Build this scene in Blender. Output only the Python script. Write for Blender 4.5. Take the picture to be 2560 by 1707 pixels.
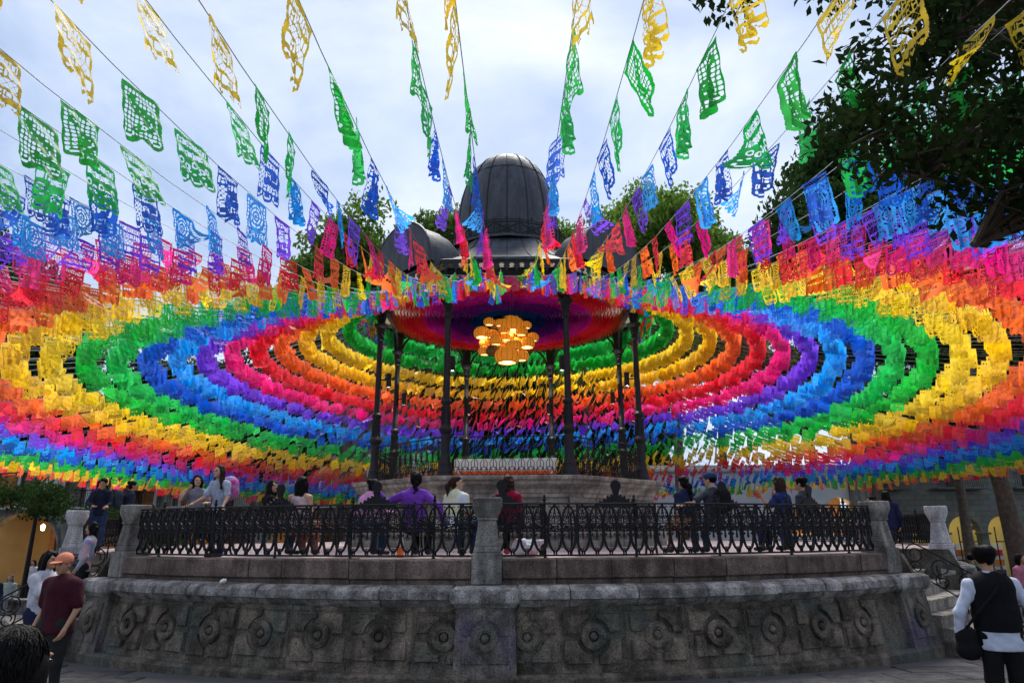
import bpy, bmesh, math, random
import numpy as np
from mathutils import Vector, Matrix, Quaternion

for o in list(bpy.data.objects):
    bpy.data.objects.remove(o, do_unlink=True)
S = bpy.context.scene
COL = S.collection
R = math.radians
rnd = random.Random(7)

# ------------------------------------------------------------------ camera
CAM_H = 1.83
cam_d = bpy.data.cameras.new('camera')
cam_d.lens = 24.0
cam_d.sensor_width = 36.0
cam_d.clip_start = 0.05
cam_d.clip_end = 2000.0
cam = bpy.data.objects.new('camera', cam_d)
COL.objects.link(cam)
cam.location = (0, 0, CAM_H)
PITCH = 15.5
cam.matrix_world = (Matrix.Translation((0, 0, CAM_H)) @ Matrix.Rotation(R(90 + PITCH), 4, 'X')
                    @ Matrix.Rotation(R(-0.30), 4, 'Z'))
S.camera = cam

# ------------------------------------------------------------------ world: bright overcast evening sky
wd = bpy.data.worlds.new('World')
S.world = wd
wd.use_nodes = True
nt = wd.node_tree
nt.nodes.clear()
wo = nt.nodes.new('ShaderNodeOutputWorld')
bg = nt.nodes.new('ShaderNodeBackground')
bg.inputs['Strength'].default_value = 0.056
sky = nt.nodes.new('ShaderNodeTexSky')
sky.sky_type = 'NISHITA'
sky.sun_disc = False
SUN_EL, SUN_AZ = 56.0, 8.0              # sun high behind the cloud, beyond the bandstand
sky.sun_elevation = R(SUN_EL)
sky.sun_rotation = R(SUN_AZ)
sky.air_density = 1.2
tc = nt.nodes.new('ShaderNodeTexCoord')
mp = nt.nodes.new('ShaderNodeMapping')
mp.inputs['Scale'].default_value = (1.0, 1.0, 2.0)
nz = nt.nodes.new('ShaderNodeTexNoise')
nz.inputs['Scale'].default_value = 2.3
nz.inputs['Detail'].default_value = 7.0
nz.inputs['Roughness'].default_value = 0.55
nz.inputs['Distortion'].default_value = 0.3
cr = nt.nodes.new('ShaderNodeValToRGB')
cr.color_ramp.elements[0].position = 0.37
cr.color_ramp.elements[0].color = (2.25, 2.95, 4.3, 1)
cr.color_ramp.elements[1].position = 0.66
cr.color_ramp.elements[1].color = (4.75, 5.15, 5.95, 1)
mx = nt.nodes.new('ShaderNodeMix')
mx.data_type = 'RGBA'
mx.inputs[0].default_value = 0.86      # almost closed cloud cover over the clear sky
L = nt.links.new
L(tc.outputs['Generated'], mp.inputs['Vector'])
L(mp.outputs['Vector'], nz.inputs['Vector'])
L(nz.outputs['Fac'], cr.inputs['Fac'])
L(sky.outputs['Color'], mx.inputs[6])
L(cr.outputs['Color'], mx.inputs[7])
L(mx.outputs[2], bg.inputs['Color'])
L(bg.outputs['Background'], wo.inputs['Surface'])

sun_d = bpy.data.lights.new('sun', 'SUN')
sun_d.energy = 1.5
sun_d.angle = R(25)
sun_d.color = (1.0, 0.96, 0.9)
sun = bpy.data.objects.new('sun', sun_d)
COL.objects.link(sun)
_s = Vector((math.sin(R(SUN_AZ)) * math.cos(R(SUN_EL)), math.cos(R(SUN_AZ)) * math.cos(R(SUN_EL)), math.sin(R(SUN_EL))))
sun.rotation_euler = _s.to_track_quat('Z', 'Y').to_euler()
sun.location = _s * 60

S.view_settings.view_transform = 'Standard'
S.view_settings.look = 'None'
S.view_settings.exposure = 1.82
S.view_settings.gamma = 1.0
S.cycles.use_denoising = True
S.cycles.use_adaptive_sampling = True
S.cycles.adaptive_threshold = 0.03
S.cycles.max_bounces = 5
S.cycles.diffuse_bounces = 2
S.cycles.glossy_bounces = 2
S.cycles.transmission_bounces = 4
S.cycles.transparent_max_bounces = 8
S.cycles.sample_clamp_indirect = 6.0
S.cycles.caustics_reflective = False
S.cycles.caustics_refractive = False

# ------------------------------------------------------------------ helpers
def tag(o, label=None, cat=None, group=None, kind=None):
    if label: o['label'] = label
    if cat: o['category'] = cat
    if group: o['group'] = group
    if kind: o['kind'] = kind
    return o

def empty(name, loc=(0, 0, 0), rz=0.0):
    o = bpy.data.objects.new(name, None)
    o.empty_display_size = 0.2
    COL.objects.link(o)
    o.location = loc
    o.rotation_euler = (0, 0, rz)
    return o

def inst(name, mesh, parent=None, loc=(0, 0, 0), rz=0.0, mat=None, mw=None):
    o = bpy.data.objects.new(name, mesh)
    COL.objects.link(o)
    if parent is not None: o.parent = parent
    if mw is not None:
        o.matrix_basis = mw
    else:
        o.location = loc
        o.rotation_euler = (0, 0, rz)
    if mat is not None and len(mesh.materials):
        o.material_slots[0].link = 'OBJECT'
        o.material_slots[0].material = mat
    return o

class MB:
    """collects geometry, then links it as one mesh"""
    def __init__(self):
        self.v = []; self.f = []; self.m = []
    def add(self, vs, fs, mi=0):
        b = len(self.v)
        self.v += [tuple(x) for x in vs]
        self.f += [tuple(b + i for i in f) for f in fs]
        self.m += [mi] * len(fs)
        return self
    def box(self, c, d, ch=0.0, rz=0.0, taper=(1, 1), mi=0, mtx=None):
        """centre c, full size d, chamfer ch; taper scales the top"""
        hx, hy, hz = d[0] / 2, d[1] / 2, d[2] / 2
        vs = []
        ca, sa = math.cos(rz), math.sin(rz)
        def P(x, y, z):
            if z > 0: x *= taper[0]; y *= taper[1]
            q = Vector((c[0] + x * ca - y * sa, c[1] + x * sa + y * ca, c[2] + z))
            return mtx @ q if mtx is not None else q
        if ch <= 0:
            for z in (-hz, hz):
                for x, y in ((-hx, -hy), (hx, -hy), (hx, hy), (-hx, hy)):
                    vs.append(P(x, y, z))
            return self.add(vs, [(3, 2, 1, 0), (4, 5, 6, 7), (0, 1, 5, 4), (1, 2, 6, 5), (2, 3, 7, 6), (3, 0, 4, 7)], mi)
        idx = {}
        for sx in (-1, 1):
            for sy in (-1, 1):
                for sz in (-1, 1):
                    for k in range(3):
                        x, y, z = sx * (hx - ch), sy * (hy - ch), sz * (hz - ch)
                        if k == 0: x = sx * hx
                        if k == 1: y = sy * hy
                        if k == 2: z = sz * hz
                        idx[(sx, sy, sz, k)] = len(vs); vs.append(P(x, y, z))
        fs = []
        for s in (-1, 1):
            fs.append([idx[(s, -1, -1, 0)], idx[(s, 1, -1, 0)], idx[(s, 1, 1, 0)], idx[(s, -1, 1, 0)]][::s])
            fs.append([idx[(-1, s, -1, 1)], idx[(-1, s, 1, 1)], idx[(1, s, 1, 1)], idx[(1, s, -1, 1)]][::s])
            fs.append([idx[(-1, -1, s, 2)], idx[(1, -1, s, 2)], idx[(1, 1, s, 2)], idx[(-1, 1, s, 2)]][::s])
        for a in (-1, 1):
            for b in (-1, 1):
                fs.append([idx[(a, b, -1, 0)], idx[(a, b, 1, 0)], idx[(a, b, 1, 1)], idx[(a, b, -1, 1)]])
                fs.append([idx[(a, -1, b, 0)], idx[(a, 1, b, 0)], idx[(a, 1, b, 2)], idx[(a, -1, b, 2)]])
                fs.append([idx[(-1, a, b, 1)], idx[(1, a, b, 1)], idx[(1, a, b, 2)], idx[(-1, a, b, 2)]])
                for e in (-1, 1):
                    fs.append([idx[(a, b, e, 0)], idx[(a, b, e, 1)], idx[(a, b, e, 2)]])
        return self.add(vs, fs, mi)
    def tube(self, pts, r, n=6, closed=False, mi=0, caps=True):
        pts = [Vector(p) for p in pts]
        m = len(pts)
        rs = list(r) if isinstance(r, (list, tuple)) else [r] * m
        prev = None
        rings = []
        for i, p in enumerate(pts):
            if closed: d = pts[(i + 1) % m] - pts[i - 1]
            else: d = pts[min(i + 1, m - 1)] - pts[max(i - 1, 0)]
            if d.length < 1e-9: d = Vector((0, 0, 1))
            d.normalize()
            if prev is None:
                u = d.orthogonal().normalized()
            else:
                u = prev - d * prev.dot(d)
                u = u.normalized() if u.length > 1e-6 else d.orthogonal().normalized()
            prev = u
            w = d.cross(u)
            rings.append([p + (u * math.cos(2 * math.pi * k / n) + w * math.sin(2 * math.pi * k / n)) * rs[i] for k in range(n)])
        vs = [q for rg in rings for q in rg]
        fs = []
        for i in range(m if closed else m - 1):
            j = (i + 1) % m
            for k in range(n):
                fs.append((i * n + k, i * n + (k + 1) % n, j * n + (k + 1) % n, j * n + k))
        if not closed and caps:
            fs.append(tuple(range(n))[::-1])
            fs.append(tuple((m - 1) * n + k for k in range(n)))
        return self.add(vs, fs, mi)
    def lathe(self, prof, n=16, c=(0, 0, 0), a0=0.0, a1=2 * math.pi, mi=0, rot=0.0):
        full = abs(a1 - a0 - 2 * math.pi) < 1e-6
        cols = n if full else n + 1
        vs = []; fs = []
        for k in range(cols):
            a = a0 + (a1 - a0) * k / n + rot
            for (r, z) in prof:
                vs.append((c[0] + r * math.sin(a), c[1] - r * math.cos(a), c[2] + z))
        m = len(prof)
        for k in range(n):
            k2 = (k + 1) % cols
            for i in range(m - 1):
                fs.append((k * m + i, k2 * m + i, k2 * m + i + 1, k * m + i + 1))
        return self.add(vs, fs, mi)
    def arc(self, prof, a0, a1, seg, mi=0):
        """closed profile [(r,z)...] swept over angle a0..a1 about the origin, capped"""
        m = len(prof)
        vs = []; fs = []
        for k in range(seg + 1):
            a = a0 + (a1 - a0) * k / seg
            for (r, z) in prof:
                vs.append((r * math.sin(a), -r * math.cos(a), z))
        for k in range(seg):
            for i in range(m):
                j = (i + 1) % m
                fs.append((k * m + i, k * m + j, (k + 1) * m + j, (k + 1) * m + i))
        fs.append(tuple(range(m))[::-1])
        fs.append(tuple(seg * m + i for i in range(m)))
        return self.add(vs, fs, mi)
    def prism(self, poly, y0, y1, mi=0, mtx=None):
        """polygon [(x,z)...] extruded from y0 to y1"""
        n = len(poly)
        vs = [Vector((x, y0, z)) for x, z in poly] + [Vector((x, y1, z)) for x, z in poly]
        if mtx is not None: vs = [mtx @ v for v in vs]
        fs = [tuple(range(n)), tuple(range(2 * n - 1, n - 1, -1))]
        for i in range(n):
            j = (i + 1) % n
            fs.append((j, i, n + i, n + j))
        return self.add(vs, fs, mi)
    def mesh(self, name, mats, smooth=None):
        me = bpy.data.meshes.new(name)
        me.from_pydata(self.v, [], self.f)
        for m in (mats if isinstance(mats, (list, tuple)) else [mats]):
            me.materials.append(m)
        if any(self.m):
            me.polygons.foreach_set('material_index', self.m)
        bm = bmesh.new(); bm.from_mesh(me)
        bmesh.ops.recalc_face_normals(bm, faces=bm.faces)
        bm.to_mesh(me); bm.free()
        if smooth is not None:
            me.polygons.foreach_set('use_smooth', [True] * len(me.polygons))
            me.set_sharp_from_angle(angle=R(smooth))
        me.update()
        return me
    def build(self, name, mats, parent=None, loc=(0, 0, 0), rz=0.0, smooth=None):
        return inst(name, self.mesh(name, mats, smooth), parent, loc, rz)

def np_mesh(name, V, F, mat, smooth=True):
    """V (n,3), F (m,4) or (m,3)"""
    me = bpy.data.meshes.new(name)
    V = np.asarray(V, dtype=np.float32); F = np.asarray(F, dtype=np.int32)
    k = F.shape[1]
    me.vertices.add(len(V)); me.vertices.foreach_set('co', V.ravel())
    me.loops.add(F.size); me.loops.foreach_set('vertex_index', F.ravel())
    me.polygons.add(len(F))
    me.polygons.foreach_set('loop_start', np.arange(0, F.size, k, dtype=np.int32))
    if mat is not None: me.materials.append(mat)
    me.polygons.foreach_set('use_smooth', [smooth] * len(F))
    me.update(calc_edges=True)
    return me

# ------------------------------------------------------------------ materials
def nodes_of(name):
    m = bpy.data.materials.new(name)
    m.use_nodes = True
    t = m.node_tree
    b = t.nodes['Principled BSDF']
    return m, t, b

def plain(name, col, rough=0.6, metal=0.0, var=0.15, scale=8.0, bump=0.0, bscale=40.0, spec=0.3):
    """colour with soft mottling and fine relief"""
    m, t, b = nodes_of(name)
    b.inputs['Roughness'].default_value = rough
    b.inputs['Metallic'].default_value = metal
    b.inputs['Specular IOR Level'].default_value = spec
    tcn = t.nodes.new('ShaderNodeTexCoord')
    n = t.nodes.new('ShaderNodeTexNoise')
    n.inputs['Scale'].default_value = scale
    n.inputs['Detail'].default_value = 5
    t.links.new(tcn.outputs['Object'], n.inputs['Vector'])
    r = t.nodes.new('ShaderNodeValToRGB')
    r.color_ramp.elements[0].position = 0.3
    r.color_ramp.elements[1].position = 0.7
    lo = [max(0, c * (1 - var)) for c in col]; hi = [min(1, c * (1 + var)) for c in col]
    r.color_ramp.elements[0].color = (*lo, 1); r.color_ramp.elements[1].color = (*hi, 1)
    t.links.new(n.outputs['Fac'], r.inputs['Fac'])
    t.links.new(r.outputs['Color'], b.inputs['Base Color'])
    if bump > 0:
        n2 = t.nodes.new('ShaderNodeTexNoise')
        n2.inputs['Scale'].default_value = bscale
        n2.inputs['Detail'].default_value = 6
        t.links.new(tcn.outputs['Object'], n2.inputs['Vector'])
        bp = t.nodes.new('ShaderNodeBump')
        bp.inputs['Strength'].default_value = bump
        bp.inputs['Distance'].default_value = 0.02
        t.links.new(n2.outputs['Fac'], bp.inputs['Height'])
        t.links.new(bp.outputs['Normal'], b.inputs['Normal'])
    return m

def stone(name, base, dark, moss=None, pits=0.5, scale=2.2, bump=0.7):
    """weathered stone: broad stains, vertical drips, pits and speckle"""
    m, t, b = nodes_of(name)
    b.inputs['Roughness'].default_value = 0.88
    b.inputs['Specular IOR Level'].default_value = 0.25
    ln = t.links.new
    g = t.nodes.new('ShaderNodeNewGeometry')
    oi = t.nodes.new('ShaderNodeObjectInfo')
    n1 = t.nodes.new('ShaderNodeTexNoise'); n1.inputs['Scale'].default_value = scale; n1.inputs['Detail'].default_value = 8; n1.inputs['Roughness'].default_value = 0.65
    ln(g.outputs['Position'], n1.inputs['Vector'])
    r1 = t.nodes.new('ShaderNodeValToRGB')
    r1.color_ramp.elements[0].position = 0.40; r1.color_ramp.elements[0].color = (*dark, 1)
    r1.color_ramp.elements[1].position = 0.60; r1.color_ramp.elements[1].color = (*base, 1)
    ln(n1.outputs['Fac'], r1.inputs['Fac'])
    # drips
    mpn = t.nodes.new('ShaderNodeMapping'); mpn.inputs['Scale'].default_value = (5.0, 5.0, 0.7)
    ln(g.outputs['Position'], mpn.inputs['Vector'])
    n2 = t.nodes.new('ShaderNodeTexNoise'); n2.inputs['Scale'].default_value = 1.2; n2.inputs['Detail'].default_value = 6
    ln(mpn.outputs['Vector'], n2.inputs['Vector'])
    r2 = t.nodes.new('ShaderNodeValToRGB')
    r2.color_ramp.elements[0].position = 0.38; r2.color_ramp.elements[0].color = (0.45, 0.45, 0.45, 1)
    r2.color_ramp.elements[1].position = 0.58; r2.color_ramp.elements[1].color = (1, 1, 1, 1)
    ln(n2.outputs['Fac'], r2.inputs['Fac'])
    mul = t.nodes.new('ShaderNodeMix'); mul.data_type = 'RGBA'; mul.blend_type = 'MULTIPLY'; mul.inputs[0].default_value = 0.75
    ln(r1.outputs['Color'], mul.inputs[6]); ln(r2.outputs['Color'], mul.inputs[7])
    out = mul.outputs[2]
    if moss:
        n3 = t.nodes.new('ShaderNodeTexNoise'); n3.inputs['Scale'].default_value = 1.1; n3.inputs['Detail'].default_value = 5
        ln(g.outputs['Position'], n3.inputs['Vector'])
        r3 = t.nodes.new('ShaderNodeValToRGB')
        r3.color_ramp.elements[0].position = 0.5; r3.color_ramp.elements[0].color = (0, 0, 0, 1)
        r3.color_ramp.elements[1].position = 0.72; r3.color_ramp.elements[1].color = (0.8, 0.8, 0.8, 1)
        ln(n3.outputs['Fac'], r3.inputs['Fac'])
        mm = t.nodes.new('ShaderNodeMix'); mm.data_type = 'RGBA'
        mm.inputs[7].default_value = (*moss, 1)
        ln(r3.outputs['Color'], mm.inputs[0]); ln(out, mm.inputs[6]); out = mm.outputs[2]
    # tone per block
    mr = t.nodes.new('ShaderNodeMapRange'); mr.inputs[3].default_value = 0.78; mr.inputs[4].default_value = 1.18
    ln(oi.outputs['Random'], mr.inputs[0])
    hs = t.nodes.new('ShaderNodeHueSaturation'); ln(mr.outputs[0], hs.inputs['Value']); ln(out, hs.inputs['Color'])
    # speckle
    n4 = t.nodes.new('ShaderNodeTexNoise'); n4.inputs['Scale'].default_value = 55; n4.inputs['Detail'].default_value = 3
    ln(g.outputs['Position'], n4.inputs['Vector'])
    r4 = t.nodes.new('ShaderNodeValToRGB')
    r4.color_ramp.elements[0].position = 0.34; r4.color_ramp.elements[0].color = (0.42, 0.42, 0.42, 1)
    r4.color_ramp.elements[1].position = 0.65; r4.color_ramp.elements[1].color = (1.3, 1.3, 1.3, 1)
    ln(n4.outputs['Fac'], r4.inputs['Fac'])
    m2 = t.nodes.new('ShaderNodeMix'); m2.data_type = 'RGBA'; m2.blend_type = 'MULTIPLY'; m2.inputs[0].default_value = 0.8
    ln(hs.outputs['Color'], m2.inputs[6]); ln(r4.outputs['Color'], m2.inputs[7])
    col_out = m2.outputs[2]
    # relief: chisel marks plus pits
    nb = t.nodes.new('ShaderNodeTexNoise'); nb.inputs['Scale'].default_value = 26; nb.inputs['Detail'].default_value = 8; nb.inputs['Roughness'].default_value = 0.7
    ln(g.outputs['Position'], nb.inputs['Vector'])
    vo = t.nodes.new('ShaderNodeTexVoronoi'); vo.inputs['Scale'].default_value = 16
    ln(g.outputs['Position'], vo.inputs['Vector'])
    rv = t.nodes.new('ShaderNodeValToRGB')
    rv.color_ramp.elements[0].position = 0.0; rv.color_ramp.elements[0].color = (0, 0, 0, 1)
    rv.color_ramp.elements[1].position = 0.28; rv.color_ramp.elements[1].color = (1, 1, 1, 1)
    ln(vo.outputs['Distance'], rv.inputs['Fac'])
    # shade of the pits painted into the colour, as the bump alone reads weakly
    pr_ = t.nodes.new('ShaderNodeMapRange'); pr_.inputs[3].default_value = 1 - 0.6 * min(1, pits); pr_.inputs[4].default_value = 1.0
    ln(rv.outputs['Color'], pr_.inputs[0])
    m3 = t.nodes.new('ShaderNodeMix'); m3.data_type = 'RGBA'; m3.blend_type = 'MULTIPLY'; m3.inputs[0].default_value = 1.0
    ln(col_out, m3.inputs[6]); ln(pr_.outputs[0], m3.inputs[7]); ln(m3.outputs[2], b.inputs['Base Color'])
    ma = t.nodes.new('ShaderNodeMath'); ma.operation = 'MULTIPLY_ADD'; ma.inputs[1].default_value = pits
    ln(rv.outputs['Color'], ma.inputs[0]); ln(nb.outputs['Fac'], ma.inputs[2])
    bp = t.nodes.new('ShaderNodeBump'); bp.inputs['Strength'].default_value = bump; bp.inputs['Distance'].default_value = 0.025
    ln(ma.outputs[0], bp.inputs['Height']); ln(bp.outputs['Normal'], b.inputs['Normal'])
    return m

def sheet(name, col, trans=0.5, gloss=0.04, var=0.2):
    """thin translucent sheet (tissue or plastic), light passes through it"""
    m = bpy.data.materials.new(name); m.use_nodes = True
    t = m.node_tree; t.nodes.clear(); ln = t.links.new
    out = t.nodes.new('ShaderNodeOutputMaterial')
    oi = t.nodes.new('ShaderNodeObjectInfo')
    mr = t.nodes.new('ShaderNodeMapRange'); mr.inputs[3].default_value = 1 - var; mr.inputs[4].default_value = 1.08
    ln(oi.outputs['Random'], mr.inputs[0])
    hs = t.nodes.new('ShaderNodeHueSaturation'); hs.inputs['Color'].default_value = (*col, 1); ln(mr.outputs[0], hs.inputs['Value'])
    m7 = t.nodes.new('ShaderNodeMath'); m7.operation = 'MULTIPLY'; m7.inputs[1].default_value = 7.31; ln(oi.outputs['Random'], m7.inputs[0])
    fr = t.nodes.new('ShaderNodeMath'); fr.operation = 'FRACT'; ln(m7.outputs[0], fr.inputs[0])
    ms = t.nodes.new('ShaderNodeMapRange'); ms.inputs[3].default_value = 0.93; ms.inputs[4].default_value = 1.0; ln(fr.outputs[0], ms.inputs[0]); ln(ms.outputs[0], hs.inputs['Saturation'])
    d = t.nodes.new('ShaderNodeBsdfDiffuse'); tr = t.nodes.new('ShaderNodeBsdfTranslucent')
    ln(hs.outputs['Color'], d.inputs['Color']); ln(hs.outputs['Color'], tr.inputs['Color'])
    mix = t.nodes.new('ShaderNodeMixShader'); mix.inputs[0].default_value = trans
    ln(d.outputs[0], mix.inputs[1]); ln(tr.outputs[0], mix.inputs[2])
    if gloss > 0:
        g = t.nodes.new('ShaderNodeBsdfGlossy'); g.inputs['Roughness'].default_value = 0.35
        g.inputs['Color'].default_value = (1, 1, 1, 1)
        mg = t.nodes.new('ShaderNodeMixShader'); mg.inputs[0].default_value = gloss
        ln(mix.outputs[0], mg.inputs[1]); ln(g.outputs[0], mg.inputs[2]); ln(mg.outputs[0], out.inputs['Surface'])
    else:
        ln(mix.outputs[0], out.inputs['Surface'])
    return m

def glow(name, col, strength):
    m, t, b = nodes_of(name)
    b.inputs['Base Color'].default_value = (*col, 1)
    b.inputs['Emission Color'].default_value = (*col, 1)
    b.inputs['Emission Strength'].default_value = strength
    return m

def leafmat(name, col, trans=0.35):
    m = bpy.data.materials.new(name); m.use_nodes = True
    t = m.node_tree; t.nodes.clear(); ln = t.links.new
    out = t.nodes.new('ShaderNodeOutputMaterial')
    g = t.nodes.new('ShaderNodeNewGeometry')
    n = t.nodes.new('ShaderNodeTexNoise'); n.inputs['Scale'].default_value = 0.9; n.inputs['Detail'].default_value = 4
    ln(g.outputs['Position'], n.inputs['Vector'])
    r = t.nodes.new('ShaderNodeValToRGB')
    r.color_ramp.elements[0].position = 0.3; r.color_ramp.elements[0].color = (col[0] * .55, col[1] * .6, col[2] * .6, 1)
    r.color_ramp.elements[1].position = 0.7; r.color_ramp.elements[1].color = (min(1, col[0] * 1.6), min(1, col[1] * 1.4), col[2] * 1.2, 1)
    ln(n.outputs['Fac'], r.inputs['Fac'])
    d = t.nodes.new('ShaderNodeBsdfDiffuse'); tr = t.nodes.new('ShaderNodeBsdfTranslucent')
    ln(r.outputs['Color'], d.inputs['Color']); ln(r.outputs['Color'], tr.inputs['Color'])
    mix = t.nodes.new('ShaderNodeMixShader'); mix.inputs[0].default_value = trans
    ln(d.outputs[0], mix.inputs[1]); ln(tr.outputs[0], mix.inputs[2]); ln(mix.outputs[0], out.inputs['Surface'])
    return m

M = {}
M['wall'] = stone('mossy_stone', (0.235, 0.197, 0.152), (0.08, 0.068, 0.052), (0.083, 0.112, 0.10), 0.8, 3.2, 0.9)
M['pier_stone'] = stone('scrawled_stone', (0.24, 0.215, 0.18), (0.09, 0.082, 0.072), (0.10, 0.08, 0.16), 0.7, 3.2, 0.8)
M['coping'] = stone('coping_stone', (0.48, 0.46, 0.435), (0.165, 0.155, 0.145), None, 0.6, 3.6, 0.9)
M['parapet'] = stone('pink_stone', (0.22, 0.165, 0.135), (0.105, 0.08, 0.068), None, 0.25, 3.0, 0.4)
M['pedestal'] = stone('pale_stone', (0.31, 0.30, 0.265), (0.15, 0.145, 0.13), None, 0.2, 3.0, 0.35)
M['white_pedestal'] = stone('whitewashed_stone', (0.6, 0.61, 0.62), (0.42, 0.43, 0.44), None, 0.15, 3.0, 0.3)
M['podium'] = stone('podium_stone', (0.42, 0.38, 0.32), (0.225, 0.2, 0.17), None, 0.2, 1.6, 0.35)
M['floor'] = plain('terrace_paving', (0.45, 0.36, 0.35), 0.7, var=0.12, scale=3, bump=0.15)
M['ground'] = plain('plaza_stone', (0.09, 0.088, 0.09), 0.75, var=0.2, scale=0.8, bump=0.2)
M['slab'] = stone('paving_slab_stone', (0.105, 0.10, 0.10), (0.06, 0.06, 0.064), None, 0.15, 2.5, 0.3)
M['iron'] = plain('black_iron', (0.007, 0.008, 0.010), 0.55, 0.0, 0.3, 20, 0.15, 60, 0.25)
M['column'] = plain('column_iron', (0.012, 0.0135, 0.016), 0.5, 0.0, 0.3, 10, 0.15, 50, 0.3)
def roof_metal(name):
    m, t, b = nodes_of(name); ln = t.links.new
    b.inputs['Roughness'].default_value = 0.6; b.inputs['Specular IOR Level'].default_value = 0.35
    g = t.nodes.new('ShaderNodeNewGeometry')
    mpn = t.nodes.new('ShaderNodeMapping'); mpn.inputs['Scale'].default_value = (3.0, 3.0, 0.5); ln(g.outputs['Position'], mpn.inputs['Vector'])
    n = t.nodes.new('ShaderNodeTexNoise'); n.inputs['Scale'].default_value = 1.6; n.inputs['Detail'].default_value = 8; n.inputs['Roughness'].default_value = 0.7; ln(mpn.outputs['Vector'], n.inputs['Vector'])
    r = t.nodes.new('ShaderNodeValToRGB')
    r.color_ramp.elements[0].position = 0.35; r.color_ramp.elements[0].color = (0.020, 0.022, 0.027, 1)
    r.color_ramp.elements[1].position = 0.68; r.color_ramp.elements[1].color = (0.060, 0.069, 0.086, 1)
    ln(n.outputs['Fac'], r.inputs['Fac'])
    n2 = t.nodes.new('ShaderNodeTexNoise'); n2.inputs['Scale'].default_value = 9; n2.inputs['Detail'].default_value = 6; ln(g.outputs['Position'], n2.inputs['Vector'])
    r2 = t.nodes.new('ShaderNodeValToRGB'); r2.color_ramp.elements[0].position = 0.66; r2.color_ramp.elements[0].color = (0, 0, 0, 1); r2.color_ramp.elements[1].position = 0.74; r2.color_ramp.elements[1].color = (0.55, 0.55, 0.55, 1)
    ln(n2.outputs['Fac'], r2.inputs['Fac'])
    mm = t.nodes.new('ShaderNodeMix'); mm.data_type = 'RGBA'; mm.inputs[7].default_value = (0.17, 0.15, 0.13, 1)
    ln(r2.outputs['Color'], mm.inputs[0]); ln(r.outputs['Color'], mm.inputs[6]); ln(mm.outputs[2], b.inputs['Base Color'])
    bp = t.nodes.new('ShaderNodeBump'); bp.inputs['Strength'].default_value = 0.35; bp.inputs['Distance'].default_value = 0.05
    n3 = t.nodes.new('ShaderNodeTexNoise'); n3.inputs['Scale'].default_value = 3.5; n3.inputs['Detail'].default_value = 3; ln(g.outputs['Position'], n3.inputs['Vector'])
    ln(n3.outputs['Fac'], bp.inputs['Height']); ln(bp.outputs['Normal'], b.inputs['Normal'])
    return m
M['roof'] = roof_metal('roof_sheet')
M['seam'] = plain('roof_seam', (0.014, 0.016, 0.02), 0.6, 0.0)
M['white'] = plain('white_paint', (0.72, 0.71, 0.68), 0.6, var=0.06)
M['string'] = plain('string', (0.6, 0.6, 0.62), 0.7, var=0.05)
M['cream'] = plain('cream_paint', (0.5, 0.46, 0.38), 0.7)
# ------------------------------------------------------------------ layout
CX, CY = -0.13, 20.9                 # centre of the bandstand
AZC, AZL, AZR = -1.2, -35.4, 35.3    # pedestals seen from the centre, degrees from the camera direction
AZL2, AZR2 = -55.6, 55.4
FLOOR_Z = 1.44

def pol(r, a, z):                    # a in degrees, world coordinates
    return Vector((CX + r * math.sin(R(a)), CY - r * math.cos(R(a)), z))

def gz(y):                           # the plaza falls gently away from the camera
    return -0.045 * max(0.0, y - 9.0)

def az_at(px, r):
    """azimuth of the point on circle r that lies in the direction of photo column px"""
    k = (px - 1280) / 1771.0
    lo, hi = -60.0, 60.0
    for _ in range(50):
        m = (lo + hi) / 2
        p = pol(r, m, 0)
        if p.x / p.y < k: lo = m
        else: hi = m
    return (lo + hi) / 2

# ------------------------------------------------------------------ ground
gb = MB()
ys = [-60, -20, 0, 9, 20, 40, 80, 160, 400, 900]
xs = [-900, -200, -60, -30, 0, 30, 60, 200, 900]
for y in ys:
    for x in xs:
        gb.v.append((x, y, gz(min(y, 60))))
for j in range(len(ys) - 1):
    for i in range(len(xs) - 1):
        a = j * len(xs) + i
        gb.f.append((a, a + 1, a + len(xs) + 1, a + len(xs))); gb.m.append(0)
ground = gb.build('ground', M['ground'])
tag(ground, kind='structure')

slab_meshes = []
for q in range(4):
    b = MB(); b.box((0, 0, 0), (0.885, 0.585, 0.05), 0.008); slab_meshes.append(b.mesh('paving_slab', M['slab']))
n_slab = 0
for j in range(0, 26):
    for i in range(-16, 17):
        x = i * 0.9 + (0.45 if j % 2 else 0); y = 5.0 + j * 0.6
        rr = math.hypot(x - CX, y - CY)
        if rr < 11.95: continue
        # only where the open pavement shows beside and before the terrace
        if not (x / max(y, 1) < -0.42 or x / max(y, 1) > 0.42 or (y < 9.3 and y > 7.6)): continue
        if abs(x / y) > 0.95 or n_slab > 280: continue
        o = inst('paving_slab', slab_meshes[(i * 7 + j * 3) % 4], ground,
                 (x, y, gz(y) - 0.012 + rnd.uniform(-0.004, 0.004)), rnd.uniform(-0.004, 0.004))
        o.rotation_euler.x = -0.045 if y > 9 else 0
        n_slab += 1

# ------------------------------------------------------------------ terrace
terrace = empty('stone_terrace', (CX, CY, 0))
tag(terrace, 'round grey stone terrace with carved rosette wall carrying the bandstand', 'terrace')

def rw(z): return 11.36 - 0.13 * z / 0.88

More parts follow.
